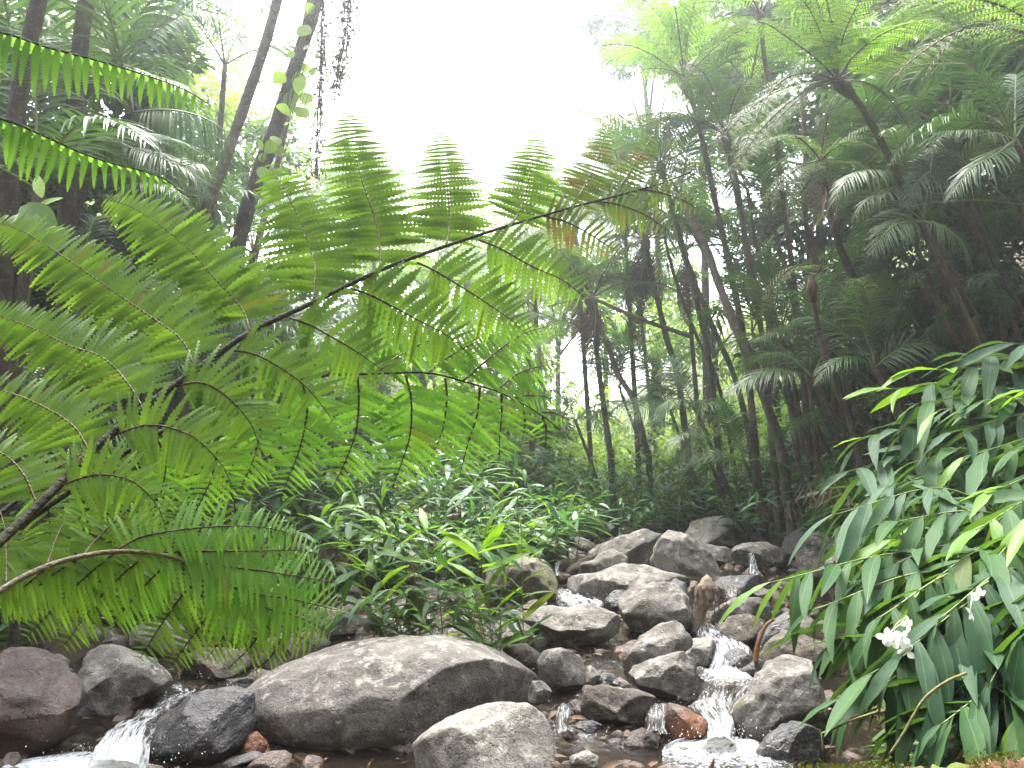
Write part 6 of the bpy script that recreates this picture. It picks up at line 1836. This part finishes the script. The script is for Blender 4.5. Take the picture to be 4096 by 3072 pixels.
# ------------------------------------------------------------------ logs, sticks and dead leaves
# mossy log across the bottom right corner
o = thing('mossy_log', 'reddish brown mossy log lying across the bottom right corner', 'log', S(3700, 3062, 2.9))
c = spline([S(2900, 3110, 2.95), S(3300, 3092, 2.9), S(3650, 3076, 2.85), S(3950, 3050, 2.8), S(4300, 3022, 2.75)], 60)
c = c - np.array([0, 0, .075])
r = rng(3)
mb = MB()
mb.tube(c, .075 + .006 * r.normal(size=60), 20)
mb.build('log', M['log'], o, attr=True)
mb = MB()
n = 5200
w = r.integers(0, 60, n)
a = r.normal(1.5, .55, n)
O = c[w] + r.normal(0, .012, (n, 3)) + np.stack([0 * a, -np.cos(a) * .077, np.sin(a) * .077], 1)
den = fbm(O * 7, 4, 3)
O = O[den > .05]; n = len(O)
D = norm(r.normal(0, .6, (n, 3)) + np.array([0, 0, .8])); Y = norm(np.cross(D, r.normal(size=(n, 3)))); Z = np.cross(D, Y)
l = (.006 + .009 * r.random(n))[:, None]
mb.stamp(blade(2, .3, .2, .2, .4, .5), O, D * l, Y * l, Z * l)
mo = mb.build('moss', leaf_mat('moss', (.055, .075, .012), (.10, .12, .022), (.13, .12, .03), .8, .3, .2), o); mo['kind'] = 'stuff'

# driftwood stump standing in the stream
def driftwood(label, pts, rad, d, mat, seed, roots=0):
    r = rng(seed)
    c = spline([S(x, y, d) for x, y in pts], 30)
    o = thing('driftwood_stump', label, 'driftwood', c[0])
    mb = MB()
    mb.tube(c, np.interp(np.linspace(0, 1, 30), np.linspace(0, 1, len(rad)), rad) * (1 + .04 * r.normal(size=30)), 12)
    v = np.vstack(mb.v); ax = c[np.clip((np.arange(len(v)) // 12), 0, 29)]
    g = fbm(np.stack([v[:, 0] * 30, v[:, 1] * 30, v[:, 2] * 5], 1), seed, 3) * .12 + 0.06 * fbm(v * 9, seed + 3, 2)
    mb.v = [v + (v - ax) * g[:, None]]
    mb.build('stem', M[mat], o, attr=True)
    if roots:
        rm = MB()
        for k in range(roots):
            a = r.uniform(0, 6.28)
            q = c[6] + np.array([math.cos(a), math.sin(a) * .6, 0]) * .125
            e = q + np.array([math.cos(a) * r.uniform(.01, .08), -.03, -r.uniform(.04, .24)])
            rm.tube(spline([q + (0, 0, .04), q + (math.cos(a) * .03, -.02, 0), e], 8), np.linspace(.007, .002, 8), 4)
        rm.build('root', M['bark_red'], o, attr=True)['kind'] = 'stuff'
    return o
driftwood('pale driftwood stump with frayed roots at the head of the right cascade', A([(1520, 580), (1525, 640), (1510, 710), (1485, 790), (1460, 880), (1440, 980)]), [.05, .085, .092, .082, .072, .066, .060, .054, .048], 7.9, 'drift', 5, 34)
driftwood('mossy grey stump behind the front ginger clump', E([(552, 470), (556, 560), (560, 660), (556, 740)]), [.07, .08, .085, .10], 7.6, 'bark', 6)
# the orange root over the dark curved boulder
o = thing('orange_root', 'thin orange root curving over the dark boulder beside the right cascade', 'root', S(*A([(1885, 1190)])[0], 6.9))
mb = MB(); mb.tube(spline([S(*q, 6.85) for q in A([(2020, 880), (1965, 920), (1925, 1000), (1895, 1090), (1885, 1195)])], 24), np.linspace(.012, .022, 24), 7)
mb.build('root', M['bark_orange'] if 'bark_orange' in M else bark_mat('orange wet wood', (.16, .065, .022), (.26, .12, .045), (.36, .21, .10), 0, 6, .5), o, attr=True)
o = thing('dry_stalk', 'thin straw coloured stalk standing beside the driftwood stump', 'stalk', S(*A([(1600, 980)])[0], 7.9))
mb = MB(); mb.tube(spline([S(*q, 7.9) for q in A([(1605, 990), (1585, 880), (1580, 780)])], 10), [.006] * 10, 5); mb.build('stalk', M['drift'], o, attr=True)
# broken canes low in the right thicket
for i, (lab, pp, d) in enumerate([
    ('bent broken yellow cane hanging over the black wet boulder', B([(1320, 1295), (1150, 1350), (975, 1430), (985, 1520), (1000, 1600)]), 3.7),
    ('long yellow green cane rising to the right out of the mossy log', B([(1390, 1560), (1480, 1420), (1600, 1220), (1740, 1110), (1860, 1060)]), 3.35),
    ('dry yellow cane stub in the shade below the white flowers', B([(1560, 960), (1680, 870), (1780, 800)]), 4.0)]):
    o = thing('broken_cane', lab, 'cane', S(*pp[0], d), 'broken canes')
    mb = MB(); mb.tube(spline([S(*q, d) for q in pp], 24) if i else np.array([S(*q, d) for q in pp]), .006, 7)
    mb.build('cane', bark_mat('yellow cane', (.10, .10, .035), (.16, .15, .055), (.22, .2, .09), 0, 25, .6), o, attr=True)
# the reddish dead frond behind the brown boulder
o = thing('dead_palm_frond', 'reddish dead palm frond standing behind the brown boulder at the lower left', 'dead frond', S(620, 2400, 8.0))
hand_frond(o, [(560, 2440, 8.0), (620, 2350, 8.0), (670, 2280, 8.0), (700, 2220, 8.0)], .34, 'dead_red', 7, 'palm', N=np.array([.2, -1, .2]), n=16, hang=.9)
o = thing('dead_palm_frond', 'second reddish dead leaf hanging beside the first at the lower left', 'dead frond', S(690, 2390, 8.0))
hand_frond(o, [(610, 2270, 8.1), (660, 2330, 8.1), (690, 2400, 8.1)], .26, 'dead_red', 8, 'palm', N=np.array([.2, -1, .2]), n=10, hang=.9)
# dead leaves and roots on the cut bank at the right
for i, (px, d, L, lab) in enumerate([((3330, 1930), 9.6, .3, 'dead brown leaf bunch hanging on the cut bank, left of the silvery gingers'), ((3250, 1960), 10.2, .28, 'dead brown leaf bunch hanging on the cut bank above the dark upright boulder'), ((3130, 2010), 11.2, .26, 'dead brown leaf bunch at the foot of the lichen spotted palm')]):
    o = thing('dead_leaves', lab, 'dead leaves', S(*px, d), 'dead leaf bunches on the right bank')
    r = rng(70 + i)
    mb = MB()
    c = S(*px, d)
    k = 16
    O = c + r.normal(0, .12, (k, 3)) * np.array([1.4, .6, .5])
    D = norm(r.normal(0, .35, (k, 3)) + np.array([0, -.1, -1])); Y = norm(np.cross(D, np.array([0, -1, 0]) + r.normal(0, .6, (k, 3)))); Z = np.cross(D, Y)
    l = L * r.uniform(.6, 1.1, k)[:, None]
    mb.stamp(blade(5, .045, .3, .5, .4, .4), O, D * l, Y * l, Z * l)
    mb.build('leaves', M['dead'], o)

# dead leaves lying about
r = rng(91)
n = 5000
x, y = r.uniform(-7, 7, n), r.uniform(4.5, 15, n)
O = np.stack([x, y, np.where((x > interp(y, XL)) & (x < interp(y, XR)), interp(y, PROFILE) + .14, gz(x, y) + .05)], 1)
D = norm(r.normal(0, 1, (n, 3)) * np.array([1, 1, .25])); Y = norm(np.cross(UP + r.normal(0, .4, (n, 3)), D)); Z = np.cross(D, Y)
l = (.05 + .12 * r.random(n) ** 2)[:, None]
mb = MB(); mb.stamp(blade(3, .16, .25, .5, .4, .3), O, D * l, Y * l, Z * l)
tag(mb.build('leaf_litter', M['dead']), kind='stuff')

# ------------------------------------------------------------------ haze
hz, nt, b, out = new_mat('glare haze')
nt.nodes.remove(b)
pv = nd(nt, 'ShaderNodeVolumePrincipled')
pv.inputs['Color'].default_value = (.93, .97, 1, 1)
pv.inputs['Density'].default_value = .0058
pv.inputs['Anisotropy'].default_value = .8  # forward scatter brightens the sky gap, standing in for lens glare
nt.links.new(pv.outputs[0], out.inputs['Volume'])
mb = MB()
x0, x1, y0, y1, z0, z1 = -66, 66, -46, 96, -3, 62
V = [(x, y, z) for z in (z0, z1) for y in (y0, y1) for x in (x0, x1)]
mb.add(V, [(0, 2, 3, 1), (4, 5, 7, 6), (0, 1, 5, 4), (2, 6, 7, 3), (0, 4, 6, 2), (1, 3, 7, 5)])
tag(mb.build('haze', hz, smooth=False), kind='stuff')
for o in list(bpy.data.objects):
    for k in ('_at', '_x'):
        if k in o:
            del o[k]
